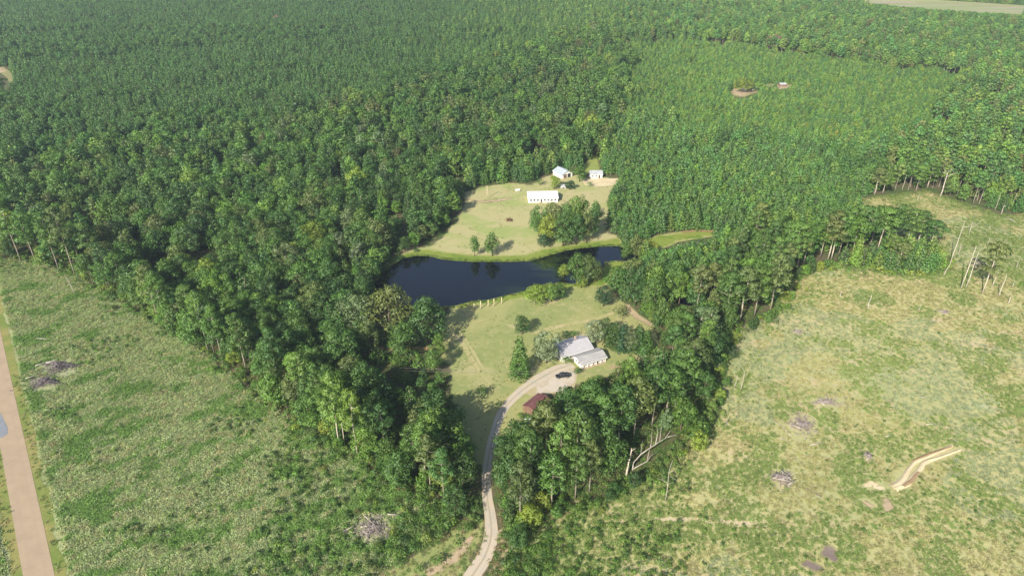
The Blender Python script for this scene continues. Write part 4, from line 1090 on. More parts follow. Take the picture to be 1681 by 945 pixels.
def youth(t):
    """younger, yellower growth in the eastern blocks"""
    px, py = PX(t['x'], t['y'])
    f = float(np.clip((px - 850) / 320, 0, 1) * np.clip((560 - py) / 150, 0, 1))
    f2 = float(np.clip((px - 960) / 200, 0, 1) * np.clip((330 - py) / 60, 0, 1))
    return np.array([1 + .36 * f + .1 * f2, 1 + .27 * f + .1 * f2, 1 + .3 * f + .25 * f2])
GROUP = {'pine_tree': 'pines of the woods and edges', 'broadleaf_tree': 'broadleaf trees of the woods and lawns', 'cedar_tree': 'cedars about the lawn', 'shrub': 'bushes of the fields and wood edges'}
CATS = {'pine_tree': 'pine tree', 'broadleaf_tree': 'tree', 'cedar_tree': 'cedar', 'shrub': 'bush'}
for t in things:
    fam = FAMILY[t['kind']]
    cm, tm, (ph, pw) = proto(t['kind'], t['form'] % 6 if t['kind'] != 'shrub' else t['form'] % 6)
    s = t['w'] / pw
    rootname = t['name'] or fam
    o = empty(rootname, (t['x'], t['y'], 0.0), float(rng.uniform(0, 6.28)), (s, s, t['h'] / ph))
    tag(o, t['lab'], CATS[fam], GROUP[fam])
    j = rng.normal(0, .05, 3); k = TINT[t['tint']]
    g = 1 + rng.normal(0, .10)
    k = tuple(np.array(k) * youth(t))
    c = link('crown', cm, o); c.color = (max(.01, k[0] * (g + j[0])), max(.01, k[1] * (g + j[1] * .5)), max(.01, k[2] * (g + j[2])), 1)
    if fam == 'shrub': link('stem', tm, o)
    else: link('trunk', pale_trunk(t['form'] % 6) if t['pale'] else tm, o)

def scatter(name, P, rot, scl, tint, protos, label, idx):
    """one mass of plants: instances of a few small meshes on a cloud of points"""
    me = bpy.data.meshes.new(name)
    n = len(P)
    me.vertices.add(n); me.vertices.foreach_set('co', np.asarray(P, np.float32).ravel())
    for nm, ty, d, f in (('rot', 'FLOAT_VECTOR', rot, 'vector'), ('scl', 'FLOAT_VECTOR', scl, 'vector'), ('idx', 'INT', idx, 'value')):
        at = me.attributes.new(nm, ty, 'POINT'); at.data.foreach_set(f, np.asarray(d, np.int32 if ty == 'INT' else np.float32).ravel())
    at = me.attributes.new('tint', 'FLOAT_COLOR', 'POINT')
    at.data.foreach_set('color', np.concatenate([np.asarray(tint), np.ones((n, 1))], 1).astype(np.float32).ravel())
    me.update()
    o = link(name, me)
    tag(o, label, kind='stuff')
    ng = bpy.data.node_groups.new(name, 'GeometryNodeTree')
    ng.interface.new_socket('Geometry', in_out='INPUT', socket_type='NodeSocketGeometry')
    ng.interface.new_socket('Geometry', in_out='OUTPUT', socket_type='NodeSocketGeometry')
    N, L = ng.nodes, ng.links
    gi, go = N.new('NodeGroupInput'), N.new('NodeGroupOutput')
    iop = N.new('GeometryNodeInstanceOnPoints')
    jn = N.new('GeometryNodeJoinGeometry')
    for po in protos:
        oi = N.new('GeometryNodeObjectInfo'); oi.inputs['Object'].default_value = po
        g2 = N.new('GeometryNodeGeometryToInstance'); L.new(oi.outputs['Geometry'], g2.inputs[0]); L.new(g2.outputs[0], jn.inputs[0])
    def attr(nm, ty):
        a = N.new('GeometryNodeInputNamedAttribute'); a.data_type = ty; a.inputs[0].default_value = nm; return a.outputs[0]
    er = N.new('FunctionNodeEulerToRotation'); L.new(attr('rot', 'FLOAT_VECTOR'), er.inputs[0])
    L.new(gi.outputs[0], iop.inputs['Points']); L.new(jn.outputs[0], iop.inputs['Instance'])
    iop.inputs['Pick Instance'].default_value = True
    L.new(attr('idx', 'INT'), iop.inputs['Instance Index'])
    L.new(er.outputs[0], iop.inputs['Rotation']); L.new(attr('scl', 'FLOAT_VECTOR'), iop.inputs['Scale'])
    L.new(iop.outputs[0], go.inputs[0])
    md = o.modifiers.new('scatter', 'NODES'); md.node_group = ng
    return o
def scatter_proto(kind, k):
    V, A, dim, tr = LOD(kind, k, 1)
    me = foliage_mesh(kind + '_mass', V, A, m_leaf_i)
    if tr is not None:
        tm = trunk_mesh('t', np.random.default_rng(100 + k), dim[0], tr[1], tr[0], tr[2], min(tr[3], 4), dim[1])
        bm = bmesh.new(); bm.from_mesh(me); n0 = len(bm.faces); bm.from_mesh(tm); bm.faces.ensure_lookup_table()
        for f in bm.faces[n0:]: f.material_index = 1
        bm.to_mesh(me); bm.free(); me.materials.append(tr[0]); bpy.data.meshes.remove(tm)
    return bpy.data.objects.new(kind + '_mass', me), dim
def scatter_trees(kind, L, name, label, forms=5):
    pr = [scatter_proto(kind, k) for k in range(forms)]
    n = len(L)
    P = np.array([(t['x'], t['y'], 0) for t in L])
    idx = np.array([t['form'] % forms for t in L])
    dims = np.array([pr[::-1][i][1] for i in idx])
    w = np.array([t['w'] for t in L]) / dims[:, 1]
    scl = np.stack([w, w, np.array([t['h'] for t in L]) / dims[:, 0]], 1)
    rot = np.stack([rng.normal(0, .025, n), rng.normal(0, .025, n), rng.uniform(0, 6.28, n)], 1)
    k = np.array([np.array(TINT[t['tint']]) * youth(t) for t in L])
    g = 1 + rng.normal(0, .13, (n, 1))
    tint = np.clip(k * (g + rng.normal(0, .055, (n, 3))), .008, .4)
    return scatter(name, P, rot, scl, tint, [p[0] for p in pr], label, idx)
for kind, name, label in (('lowbroad', 'low_wood', 'low leafy trees beyond the single trees'), ('ypine', 'young_pine_stand', 'close planted young pines covering the far country'), ('pine', 'old_pine_stand', 'tall pines of the woods beyond the single trees'),
                          ('broad', 'broadleaf_wood', 'broadleaf trees of the woods beyond the single trees'), ('shrub', 'undergrowth', 'brambles and sprouts of the cut fields and wood edges')):
    L = [t for t in rest if t['kind'] == kind]
    if L: scatter_trees(kind, L, name, label)

# ------------------------------------------------------------------ grasses and weeds of the cut fields
def grass_points(spacing, ymax):
    x, y, px, py = candidates(spacing, ymax)
    return x, y, px, py
x, y, px, py = grass_points(1.05, 330)
k = inpoly(px, py, LEFT) & (segdist(x, y, ROADW, False) > 7.2) & ~inpoly(px, py, VERGE)
k &= heapfree(px, py)
x, y, px, py = x[k], y[k], px[k], py[k]
n1 = len(x)
a = fbm(x * .8 + y * .6, (y * .8 - x * .6) * 2.1, 9, 101); b = fbm(x, y, 30, 103); c = rng.uniform(0, 1, n1)
pal = np.array([(0.31, 0.37, 0.175), (0.34, 0.335, 0.165), (0.145, 0.255, 0.055), (0.255, 0.335, 0.12)])
green = np.clip((px - 400) / 250, 0, 1) * (py > 660)
a = a + rng.normal(0, .05, n1)
sel = np.where(a + .25 * green + .3 * (b - .5) > .605, 2, np.where(c < .55, 0, np.where(c < .8, 3, 1)))
tint = pal[sel] * (1 + rng.normal(0, .12, (n1, 1)))
P1 = np.stack([x, y, np.zeros(n1)], 1); S1 = rng.uniform(.8, 1.5, n1)
x, y, px, py = grass_points(1.1, 440)
k = inpoly(px, py, RIGHT)
k &= heapfree(px, py)
x, y, px, py = x[k], y[k], px[k], py[k]
n2 = len(x)
a = fbm(x, y, 12, 111); b = fbm(x, y, 40, 113); c = rng.uniform(0, 1, n2)
lowl = np.clip((py - 720) / 160, 0, 1) * np.clip((1300 - px) / 350, 0, 1)
pal = np.array([(0.37, 0.345, 0.168), (0.325, 0.33, 0.13), (0.19, 0.265, 0.07), (0.29, 0.335, 0.185)])
a = a + rng.normal(0, .07, n2)
low2 = np.clip((py - 640) / 160, 0, 1) + 1.3 * np.clip((px - 1440) / 120, 0, 1) * np.clip((520 - py) / 80, 0, 1)
sel = np.where(a + .3 * lowl + .09 * low2 > .6, 2, np.where(b > .58, 3, np.where(c < .6, 0, 1)))
kk = rng.uniform(0, 1, n2) < np.where(sel == 2, .9, .62)
tint2 = pal[sel] * (1 + rng.normal(0, .1, (n2, 1)))
P2 = np.stack([x, y, np.zeros(n2)], 1)[kk]; tint2 = tint2[kk]; S2 = rng.uniform(.6, 1.15, kk.sum())
x, y, px, py = grass_points(1.3, 220)
k = ((inpoly(px, py, VERGE) & (rng.uniform(0, 1, len(x)) < .55)) | ((np.abs(segdist(x, y, DRIVEW, False) - 3.4) < 1.6) & (rng.uniform(0, 1, len(x)) < .4)) | ((np.abs(segdist(x, y, ROADW, False) - 5.6) < 1.6) & (rng.uniform(0, 1, len(x)) < .5))) & ~inpoly(px, py, LAWN)
x, y = x[k], y[k]; n3 = len(x)
pal3 = np.array([(0.15, 0.22, 0.06), (0.25, 0.27, 0.1), (0.32, 0.27, 0.15)])
t3 = pal3[rng.choice(3, n3, p=[.45, .35, .2])] * (1 + rng.normal(0, .1, (n3, 1)))
P3 = np.stack([x, y, np.zeros(n3) + .03], 1); S3 = rng.uniform(.45, .9, n3)
x, y, px, py = grass_points(1.0, 420)                       # pond rim, forest floor in the near woods, weeds in the lawn and the meadow
dp = segdist(x, y, OPENS_W[4]); u = rng.uniform(0, 1, len(x))
rim = (dp < 1.7) & ~inpoly(x, y, OPENS_W[4]) & (u < .75)
flo = (inpoly(px, py, NEARR) | (inpoly(px, py, HARD) & (py > 400)) | inpoly(px, py, [(1018, 795), (1020, 760), (1060, 728), (1118, 695), (1125, 735), (1050, 795)])) & ~inpoly(px, py, RIGHT) & ~inpoly(px, py, LEFT) & ~inpoly(px, py, LAWN) & ~inpoly(px, py, MEADOW) & (segdist(x, y, DRIVEW, False) > 3) & ~inpoly(x, y, PADW) & ~inpoly(x, y, OPENS_W[4]) & (dp > 1) & ~inpoly(px, py, [(606, 563), (722, 565), (722, 580), (606, 580)]) & ~inpoly(px, py, [(1088, 480), (1165, 480), (1165, 508), (1088, 500)]) & (u < .42)
law = (inpoly(px, py, LAWN) | inpoly(px, py, MEADOW)) & (fbm(x, y, 7, 131) > .5) & (u < .13) & (segdist(x, y, DRIVEW, False) > 3) & ~inpoly(x, y, PADW)
for m_, pal_, lo_, hi_ in ((rim, [(0.12, 0.2, 0.035), (0.2, 0.24, 0.05), (0.09, 0.14, 0.04)], .5, 1.1), (flo, [(0.1, 0.18, 0.04), (0.14, 0.2, 0.05), (0.17, 0.15, 0.07)], .7, 1.5), (law, [(0.2, 0.235, 0.075), (0.29, 0.27, 0.12), (0.17, 0.22, 0.06)], .25, .5)):
    n_ = int(m_.sum()); P3 = np.concatenate([P3, np.stack([x[m_], y[m_], np.full(n_, .03)], 1)]); S3 = np.concatenate([S3, rng.uniform(lo_, hi_, n_)])
    t3 = np.concatenate([t3, np.array(pal_)[rng.integers(0, 3, n_)] * (1 + rng.normal(0, .1, (n_, 1)))])
for nm, P, tt, S, lab in (('grass', P3, t3, S3, 'scruffy weeds of the roadsides, pond rim, lawns and wood floor'), ('grass', P1, tint, S1, 'rank tufted grass and weeds of the left field'), ('grass', P2, tint2, S2, 'thin tan and green grass tufts of the cleared field')):
    n = len(P)
    pr = [bpy.data.objects.new('tuft_mass', foliage_mesh('tuft_mass', *LOD('tuft' if k < 3 else 'weed', k, 1)[:2], m_leaf_i)) for k in range(5)]
    rot = np.stack([np.zeros(n), np.zeros(n), rng.normal(2.4, .7, n)], 1)
    scatter(nm, P, rot, np.stack([S, S, S], 1), np.clip(tt, .01, .5), pr, lab, rng.integers(0, 5, n))

# ------------------------------------------------------------------ buildings
m_shingle = simple('grey_shingle', (0.36, 0.35, 0.36), (0.29, 0.28, 0.29), 1.6, 0.9, 0.3, 0.2, (0, 0.3, 2.5))
m_shingle2 = simple('weathered_shingle', (0.33, 0.32, 0.31), (0.24, 0.235, 0.23), 1.0, 0.9, 0.3, 0.2, (0, 0.3, 2.5))
m_whitemetal = simple('white_roof_metal', (0.72, 0.73, 0.72), (0.62, 0.64, 0.64), 0.5, 0.5, 0.05, 0.4)
m_bluemetal = simple('pale_blue_roof_metal', (0.34, 0.385, 0.43), (0.28, 0.315, 0.35), 0.6, 0.5, 0.05, 0.4)
m_greymetal = simple('grey_roof_metal', (0.33, 0.35, 0.36), (0.26, 0.27, 0.28), 0.6, 0.5, 0.05, 0.4)
m_redroof = simple('maroon_roof', (0.15, 0.062, 0.06), (0.105, 0.045, 0.045), 0.9, 0.8, 0.1, 0.3)
m_siding = simple('white_siding', (0.72, 0.71, 0.68), (0.63, 0.62, 0.58), 0.8, 0.8, 0.05)
m_brick = simple('tan_brick', (0.4, 0.3, 0.23), (0.3, 0.22, 0.17), 3.0, 0.9, 0.1)
m_barnwood = simple('brown_barn_wood', (0.19, 0.11, 0.075), (0.12, 0.075, 0.05), 1.5, 0.9, 0.2)
m_trim = simple('white_trim', (0.75, 0.74, 0.71), (0.68, 0.67, 0.64), 2.0, 0.7)
m_darkpane = simple('dark_glass', (0.02, 0.024, 0.03), (0.03, 0.035, 0.04), 1.0, 0.1, 0, 0.5)
m_dooro = simple('dark_door', (0.1, 0.075, 0.06), (0.07, 0.055, 0.045), 1.0, 0.6)
m_postwood = simple('pale_post_wood', (0.6, 0.5, 0.33), (0.46, 0.37, 0.24), 2.0, 0.9, 0.2)
m_wire = simple('pale_wire', (0.3, 0.3, 0.29), (0.25, 0.25, 0.24), 1.0, 0.6)

def window(par, x, y, z, w, h, face='y', sgn=-1, mat=None):
    """a frame standing proud of the wall with its pane set into it"""
    b = MB(); t = .07; d = .05
    def bx(a0, a1, z0, z1, d0, d1):
        lo, hi = (min(sgn * d0, sgn * d1), max(sgn * d0, sgn * d1))
        if face == 'y': b.box(x + a0, x + a1, y + lo, y + hi, z + z0, z + z1)
        else: b.box(x + lo, x + hi, y + a0, y + a1, z + z0, z + z1)
    bx(-w / 2 - t, -w / 2, -t, h + t, 0.003, d); bx(w / 2, w / 2 + t, -t, h + t, 0.003, d)
    bx(-w / 2, w / 2, -t, 0, 0.003, d); bx(-w / 2, w / 2, h, h + t, 0.003, d); bx(-.025, .025, 0, h, 0.003, d * .8)
    f = b.build('window', m_trim, par)
    b = MB()
    lo, hi = min(sgn * .004, sgn * .02), max(sgn * .004, sgn * .02)
    if face == 'y': b.box(x - w / 2 + .002, x + w / 2 - .002, y + lo, y + hi, z + .002, z + h - .002)
    else: b.box(x + lo, x + hi, y - w / 2 + .002, y + w / 2 - .002, z + .002, z + h - .002)
    b.build('pane', m_darkpane, f)
def door(par, x, y, z, w, h, face='y', sgn=-1, mat=None, nm='door'):
    b = MB(); lo, hi = min(sgn * .004, sgn * .06), max(sgn * .004, sgn * .06)
    if face == 'y': b.box(x - w / 2, x + w / 2, y + lo, y + hi, z, z + h)
    else: b.box(x + lo, x + hi, y - w / 2, y + w / 2, z, z + h)
    dd = b.build(nm, mat or m_dooro, par)
    b = MB()
    if face == 'y': b.box(x + w * .35, x + w * .35 + .06, y + sgn * .1 - .03, y + sgn * .1 + .03, z + h * .46, z + h * .5)
    else: b.box(x + sgn * .1 - .03, x + sgn * .1 + .03, y + w * .35, y + w * .35 + .06, z + h * .46, z + h * .5)
    b.build('handle', m_wire, dd)
def gable(name, label, cat, ctr, ang, Lx, Wy, hw, hr, over, wmat, rmat, ribs=0.0, open_front=False):
    """walls along local x, ridge along local x, front at local -y"""
    root = empty(name, (ctr[0], ctr[1], 0), ang); tag(root, label, cat)
    x, y = Lx / 2, Wy / 2
    b = MB()
    for p in ([(-x, -y, 0), (x, -y, 0), (x, -y, hw), (-x, -y, hw)], [(x, y, 0), (-x, y, 0), (-x, y, hw), (x, y, hw)],
              [(x, -y, 0), (x, y, 0), (x, y, hw), (x, 0, hr - .04), (x, -y, hw)], [(-x, y, 0), (-x, -y, 0), (-x, -y, hw), (-x, 0, hr - .04), (-x, y, hw)]):
        if open_front and p[0] == (-x, -y, 0): continue
        b.face(p)
    b.build('wall', wmat, root)
    s = (hr - hw) / y
    for sg in (-1, 1):
        b = MB(); th = .14
        ye = sg * (y + over); ze = hw - s * over
        xo = x + over * .7
        a = [(-xo, 0, hr + .03), (xo, 0, hr + .03), (xo, ye, ze + .03), (-xo, ye, ze + .03)]
        if sg < 0: a = [a[1], a[0], a[3], a[2]]
        c = [(p[0], p[1], p[2] + th) for p in a]
        b.face(c[::-1]); b.face(a)
        for i in range(4):
            j = (i + 1) % 4; b.face([a[i], a[j], c[j], c[i]][::1])
        rf = b.build('roof', rmat, root)
        if ribs:
            rb = MB(); k = int(2 * xo / ribs)
            for i in range(1, k):
                xx = -xo + i * ribs
                rb.face([(xx - .04, 0, hr + .03 + th + .05), (xx + .04, 0, hr + .03 + th + .05), (xx + .04, ye, ze + th + .08), (xx - .04, ye, ze + th + .08)])
                for e in (-.04, .04): rb.face([(xx + e, 0, hr + .03 + th + .05), (xx + e, ye, ze + th + .08), (xx + e, ye, ze + th + .02), (xx + e, 0, hr + th + .02)])
            rb.build('seam', rmat, rf)
        b = MB(); b.box(-xo + .01, xo - .01, min(ye, ye + sg * .03) + sg * .004, max(ye, ye + sg * .03) + sg * .004, ze - .06, ze + .16); b.build('fascia', m_trim, root)
    b = MB(); b.tube([(-x - over * .7, 0, hr + .19), (x + over * .7, 0, hr + .19)], [.09, .09], 6); b.build('ridge_cap', rmat, root)
    return root
def dirv(a): return Vector((math.cos(a), math.sin(a), 0))

# grey roofed house and its lower wing
A27 = R(27)
cR = Gp(975.7, 569.3, 3.1); u = dirv(A27); v = dirv(A27 + math.pi / 2)
HL, HW = 15.0, 10.4
ctr = cR - u * (HL / 2) + v * (HW / 2)
h = gable('house', 'white walled house with a broad pale grey shingle roof above the driveway', 'house', (ctr.x, ctr.y), A27, HL - 1.0, HW - 1.2, 2.75, 4.9, .55, m_siding, m_shingle)
yf = -(HW - 1.2) / 2
for xx, w in ((-5.2, 1.4), (-2.6, 1.6), (.9, 1.3), (4.6, 1.6)): window(h, xx, yf, 1.0, w, 1.15)
door(h, -.9, yf, .1, 1.0, 2.1)
for yy in (-2.4, 1.8): window(h, (HL - 1) / 2, yy, 1.0, 1.3, 1.15, 'x', 1)
for yy in (-2.4, 1.8): window(h, -(HL - 1) / 2, yy, 1.0, 1.3, 1.15, 'x', -1)
_b = MB(); _b.box(2.6, 3.3, 1.6, 2.3, 3.6, 5.3); _b.build('chimney', m_brick, h)
_b = MB(); _b.tube([(-2, -1.6, 3.9), (-2, -1.6, 4.75)], [.08, .08], 8); _b.build('vent_pipe', m_wire, h)
cR = Gp(996.9, 585, 2.7); WL, WW = 11.6, 7.6
ctr2 = cR - u * (WL / 2) + v * (WW / 2)
wg = gable('house_wing', 'low grey roofed wing with an open porch at the front right of the house', 'house wing', (ctr2.x, ctr2.y), A27, WL - .8, WW - 2.0, 2.45, 3.5, .95, m_siding, m_shingle2)
yf = -(WW - 2.0) / 2
for xx, w in ((-3.6, 1.3), (-.2, 2.2), (3.6, 1.4)): window(wg, xx, yf, .8, w, 1.3)
door(wg, 1.9, yf, .1, 1.0, 2.0)
for yy in (-1.0, 1.0): window(wg, -(WL - .8) / 2, yy, .95, 1.0, 1.1, 'x', -1)
for i in range(6):
    xx = -WL / 2 + .6 + i * (WL - 1.2) / 5
    _b = MB(); _b.box(xx - .08, xx + .08, yf - .86, yf - .7, .0, 2.05); _b.build('porch_post', m_trim, wg)
_b = MB(); _b.box(-WL / 2 + .3, WL / 2 - .3, yf - .98, yf - .01, 0.0, .16); _b.build('porch_floor', m_brick, wg)

# long white building on the meadow
a0, a1 = Gp(866.5, 327, 2.5), Gp(917, 326, 2.5)
uw = (a1 - a0); wa = math.atan2(uw.y, uw.x); uw.normalize(); vw = dirv(wa + math.pi / 2)
WBL = (a1 - a0).length
c0 = (a0 + a1) / 2 + vw * 5.7
wb = gable('white_building', 'long white metal roofed building with a row of dark windows by the meadow', 'building', (c0.x, c0.y), wa, WBL - .8, 10.4, 2.75, 4.7, .5, m_siding, m_whitemetal, 0.9)
for i in range(8):
    xx = -WBL / 2 + 1.9 + i * (WBL - 3.8) / 7
    if i == 3: door(wb, xx, -5.2, .1, 1.1, 2.1)
    else: window(wb, xx, -5.2, 1.0, 1.1, 1.15)
for yy in (-3, 0, 3): window(wb, (WBL - .8) / 2, yy, 1.0, 1.2, 1.1, 'x', 1)

# blue roofed barn, small white shed, red roofed shed
p0, p1 = Gp(933.5, 291.0), Gp(915.5, 281.5)
ba = math.atan2(p0.y - p1.y, p0.x - p1.x)
cb = Gp(923.5, 288.0)
bn = gable('barn', 'pale blue grey metal roofed barn with a dark open end at the wood edge', 'barn', (cb.x, cb.y), ba, 9.6, 8.2, 2.6, 4.5, .5, m_siding, m_bluemetal, 0.9)
door(bn, 4.8, -1.5, .1, 2.4, 2.5, 'x', 1, m_barnwood, 'barn_door_and_shade'); door(bn, 4.8, 1.6, .1, 2.4, 2.5, 'x', 1, m_darkpane, 'barn_door_and_shade')  # brown door, then a dark panel painted for the shade inside the open end
window(bn, -1.5, -4.1, 1.0, 1.2, 1.0)
p0, p1 = Gp(968.5, 293.4), Gp(989.5, 292.6)
sa = math.atan2(p1.y - p0.y, p1.x - p0.x); us = dirv(sa); vs = dirv(sa + math.pi / 2); cs = (p0 + p1) / 2 + vs * 2.6
sh = gable('shed', 'small white shed with a grey metal roof behind the sandy yard', 'shed', (cs.x, cs.y), sa, (p1 - p0).length - .6, 4.8, 2.7, 4.3, .5, m_siding, m_greymetal, 0.9)
for xx in (-2.4, 0): window(sh, xx, -2.4, 1.0, 1.0, 1.0)
door(sh, 1.9, -2.4, .1, 1.2, 2.1)
door(sh, (p1 - p0).length / 2 - .3, 0, .1, 2.2, 2.2, 'x', 1, m_darkpane, 'shed_end_panel')  # flat dark panel on the right end wall
cr = Gp(881, 669)
rs = gable('shed', 'maroon roofed shed half hidden by pines below the parking apron', 'shed', (cr.x, cr.y), R(50), 8.6, 5.4, 2.4, 3.4, .4, m_barnwood, m_redroof, 0.9)
window(rs, -2.3, -2.7, .9, 1.1, 1.0); door(rs, 1.2, -2.7, .1, 1.0, 2.0)
cf = Gp(1229, 147.5)
fs = gable('shack', 'low white shack with a dark front panel for shade beside the far yellow tree', 'shack', (cf.x, cf.y), R(8), 10, 6, 2.6, 3.6, .4, m_siding, m_greymetal)
door(fs, -1, -3.0, .1, 5.0, 2.1, 'y', -1, m_darkpane, 'shack_shade_panel')  # dark panel painted for the yellow tree's shadow and a dark opening
cf = Gp(1284, 141.5)
fs = gable('shack', 'small grey roofed shack right of the far bare clearing', 'shack', (cf.x, cf.y), R(4), 6, 3.6, 2.2, 2.9, .3, m_barnwood, m_greymetal)
window(fs, -1.5, -1.8, .9, 1.2, 1.0)
cf = Gp(925, 308.5)
fs = gable('shed', 'tiny grey shed tucked against the round dark bush near the barn', 'shed', (cf.x, cf.y), R(-8), 3.4, 2.4, 1.5, 2.1, .2, m_greymetal, m_greymetal)
door(fs, 0, -1.2, .05, .9, 1.35)
b = MB(); tx = Gp(850, 314)
tk = empty('propane_tank', tx, R(10)); tag(tk, 'small white tank lying on the grass left of the white building', 'tank')
b.tube([(-1.6, 0, .85), (-1.5, 0, .85), (-1.2, 0, .85), (1.2, 0, .85), (1.5, 0, .85), (1.6, 0, .85)], [.12, .42, .58, .58, .42, .12], 12); b.build('tank_shell', m_trim, tk)
for xx in (-.9, .9):
    b = MB(); b.box(xx - .12, xx + .12, -.4, .4, 0, .36); b.build('foot', m_greymetal, tk)
b = MB(); b.tube([(0, 0, 1.38), (0, 0, 1.62)], [.2, .16], 8); b.build('valve_cap', m_greymetal, tk)

# ------------------------------------------------------------------ vehicles
m_black = simple('black_paint', (0.012, 0.012, 0.014), (0.016, 0.016, 0.018), 1.0, 0.2, 0, 0.6)
m_whitepaint = simple('white_paint', (0.7, 0.7, 0.68), (0.66, 0.66, 0.64), 1.0, 0.25, 0, 0.5)
m_tyre = simple('tyre_rubber', (0.02, 0.02, 0.02), (0.03, 0.03, 0.03), 1.0, 0.9)
m_rim = simple('alloy_rim', (0.45, 0.45, 0.46), (0.4, 0.4, 0.41), 1.0, 0.3, 0, 0.5, None, .35, .65, 0.8)
m_lens = simple('lamp_lens', (0.75, 0.75, 0.72), (0.7, 0.7, 0.68), 1.0, 0.15, 0, 0.5)
m_redlens = simple('tail_lens', (0.35, 0.02, 0.02), (0.3, 0.02, 0.02), 1.0, 0.2, 0, 0.5)
def loft(rings, mat, name, par):
    b = MB(); n = len(rings[0]); o = 0
    for r_ in rings: b.v += [tuple(p) for p in r_]
    for k in range(len(rings) - 1):
        for j in range(n):
            b.f.append((k * n + j, k * n + (j + 1) % n, (k + 1) * n + (j + 1) % n, (k + 1) * n + j)); b.sm.append(False)
    b.f.append(tuple(reversed(range(n)))); b.sm.append(False)
    b.f.append(tuple((len(rings) - 1) * n + j for j in range(n))); b.sm.append(False)
    return b.build(name, mat, par)
def ring(x, w, z0, z1, c=.12):
    return [(x, -w + c, z0), (x, w - c, z0), (x, w, z0 + c), (x, w, z1 - c * 1.4), (x, w - c * 1.4, z1), (x, -w + c * 1.4, z1), (x, -w, z1 - c * 1.4), (x, -w, z0 + c)]
def vehicle(name, label, cat, p, ang, paint, pickup=True):
    root = empty(name, p, ang); tag(root, label, cat)
    L = 2.7 if pickup else 2.3
    hood = 1.05 if pickup else .92
    loft([ring(-L, .82, .5, .8), ring(-L + .12, .93, .42, hood - .02), ring(-L + .5, .96, .4, hood), ring(L - 1.5, .97, .4, hood), ring(L - .5, .95, .4, hood - .06), ring(L - .1, .9, .42, hood - .16), ring(L, .8, .48, .78)], paint, 'body', root)
    x0, x1 = (-.95, 1.3) if pickup else (-1.9, 1.0)
    top = 1.82 if pickup else 1.48
    def cab(xa, xb, e): return ring(xa, .86, hood - .06, hood + .02, .02), ring(xa + e, .72, hood, top - .04, .04)
    gl = MB()
    g0 = [(x0, -.9, hood), (x1, -.9, hood), (x1, .9, hood), (x0, .9, hood)]
    g1 = [(x0 + .28, -.74, top - .06), (x1 - .62, -.74, top - .06), (x1 - .62, .74, top - .06), (x0 + .28, .74, top - .06)]
    for i in range(4):
        j = (i + 1) % 4; gl.face([g0[i], g0[j], g1[j], g1[i]])
    gl.build('cab_glass', m_darkpane, root)
    rf = MB(); rf.box(x0 + .24, x1 - .58, -.76, .76, top - .06, top + .03); rf.build('cab_roof', paint, root)
    for xx in ((x0, x0 + .28), (x1, x1 - .62), ((x0 + x1) / 2, (x0 + x1) / 2 - .05)):
        for s in (-1, 1):
            pl = MB(); pl.tube([(xx[0], s * .905, hood - .02), (xx[1], s * .75, top - .04)], [.045, .045], 5); pl.build('pillar', paint, root)
    if pickup:
        bd = MB(); bd.box(-L + .2, -1.05, -.78, .78, hood + .002, hood + .02); bd.build('bed_liner', m_tyre, root)
        for s in (-1, 1):
            rl = MB(); rl.box(-L + .14, -1.0, s * .88 - .07, s * .88 + .07, hood - .02, hood + .22); rl.build('bed_rail', paint, root)
        tg = MB(); tg.box(-L + .08, -L + .18, -.82, .82, hood - .1, hood + .22); tg.build('tailgate', paint, root)
    for xx in (-L + 1.0, L - 1.0):
        for s in (-1, 1):
            w = MB(); w.tube([(xx, s * .78, .38), (xx, s * 1.0, .38)], [.38, .38], 16); wo = w.build('wheel', m_tyre, root)
            w = MB(); w.tube([(xx, s * .98, .38), (xx, s * 1.012, .38)], [.24, .22], 12); w.build('rim', m_rim, wo)
    for s in (-1, 1):
        l = MB(); l.box(L - .08, L + .012, s * .62 - .16, s * .62 + .16, .62, .78); l.build('headlight', m_lens, root)
        l = MB(); l.box(-L - .012, -L + .1, s * .7 - .1, s * .7 + .1, .58, .78); l.build('taillight', m_redlens, root)
        mr = MB(); mr.box(x1 - .2, x1 - .05, s * 1.0 - .1, s * 1.0 + .1, hood + .06, hood + .22); mr.build('mirror', paint, root)
    bp = MB(); bp.box(L - .02, L + .07, -.82, .82, .42, .56); bp.build('bumper', m_rim, root)
    bp = MB(); bp.box(-L - .07, -L + .02, -.82, .82, .42, .56); bp.build('bumper', m_rim, root)
    return root
pk = Gp(923.5, 618.5, .11)
vehicle('pickup_truck', 'black pickup truck parked on the gravel apron before the house', 'pickup truck', pk, R(190), m_black, True)
vehicle('parked_car', 'white car half hidden under the trees below the maroon roofed shed', 'car', Gp(870, 694, .02), R(-40), m_whitepaint, False)

# ------------------------------------------------------------------ poles, wires, posts
def upole(p, h, label, ang):
    o = empty('utility_pole', p, ang); tag(o, label, 'utility pole')
    b = MB(); b.tube([(0, 0, -.3), (0, 0, h)], [.17, .11], 8); b.build('pole', m_postwood, o)
    b = MB(); b.box(-.9, .9, -.17, -.06, h - .65, h - .5); ca = b.build('crossarm', m_postwood, o)
    for xx in (-.8, 0, .8):
        b = MB(); b.tube([(xx, -.11, h - .5), (xx, -.11, h - .3)], [.05, .04], 6); b.build('insulator', m_trim, ca)
    return o
pm = Gp(800, 326)
upole(pm, 8.2, 'pale wooden utility pole standing on the upper meadow', R(20))
wl, wr = Gp(556, 622), Gp(1040, 640)
wl = Vector((float(G(560, 601, 8.6)[0]), float(G(560, 601, 8.6)[1]), 0)); wr = Vector((float(G(1030, 611, 8.6)[0]), float(G(1030, 611, 8.6)[1]), 0))
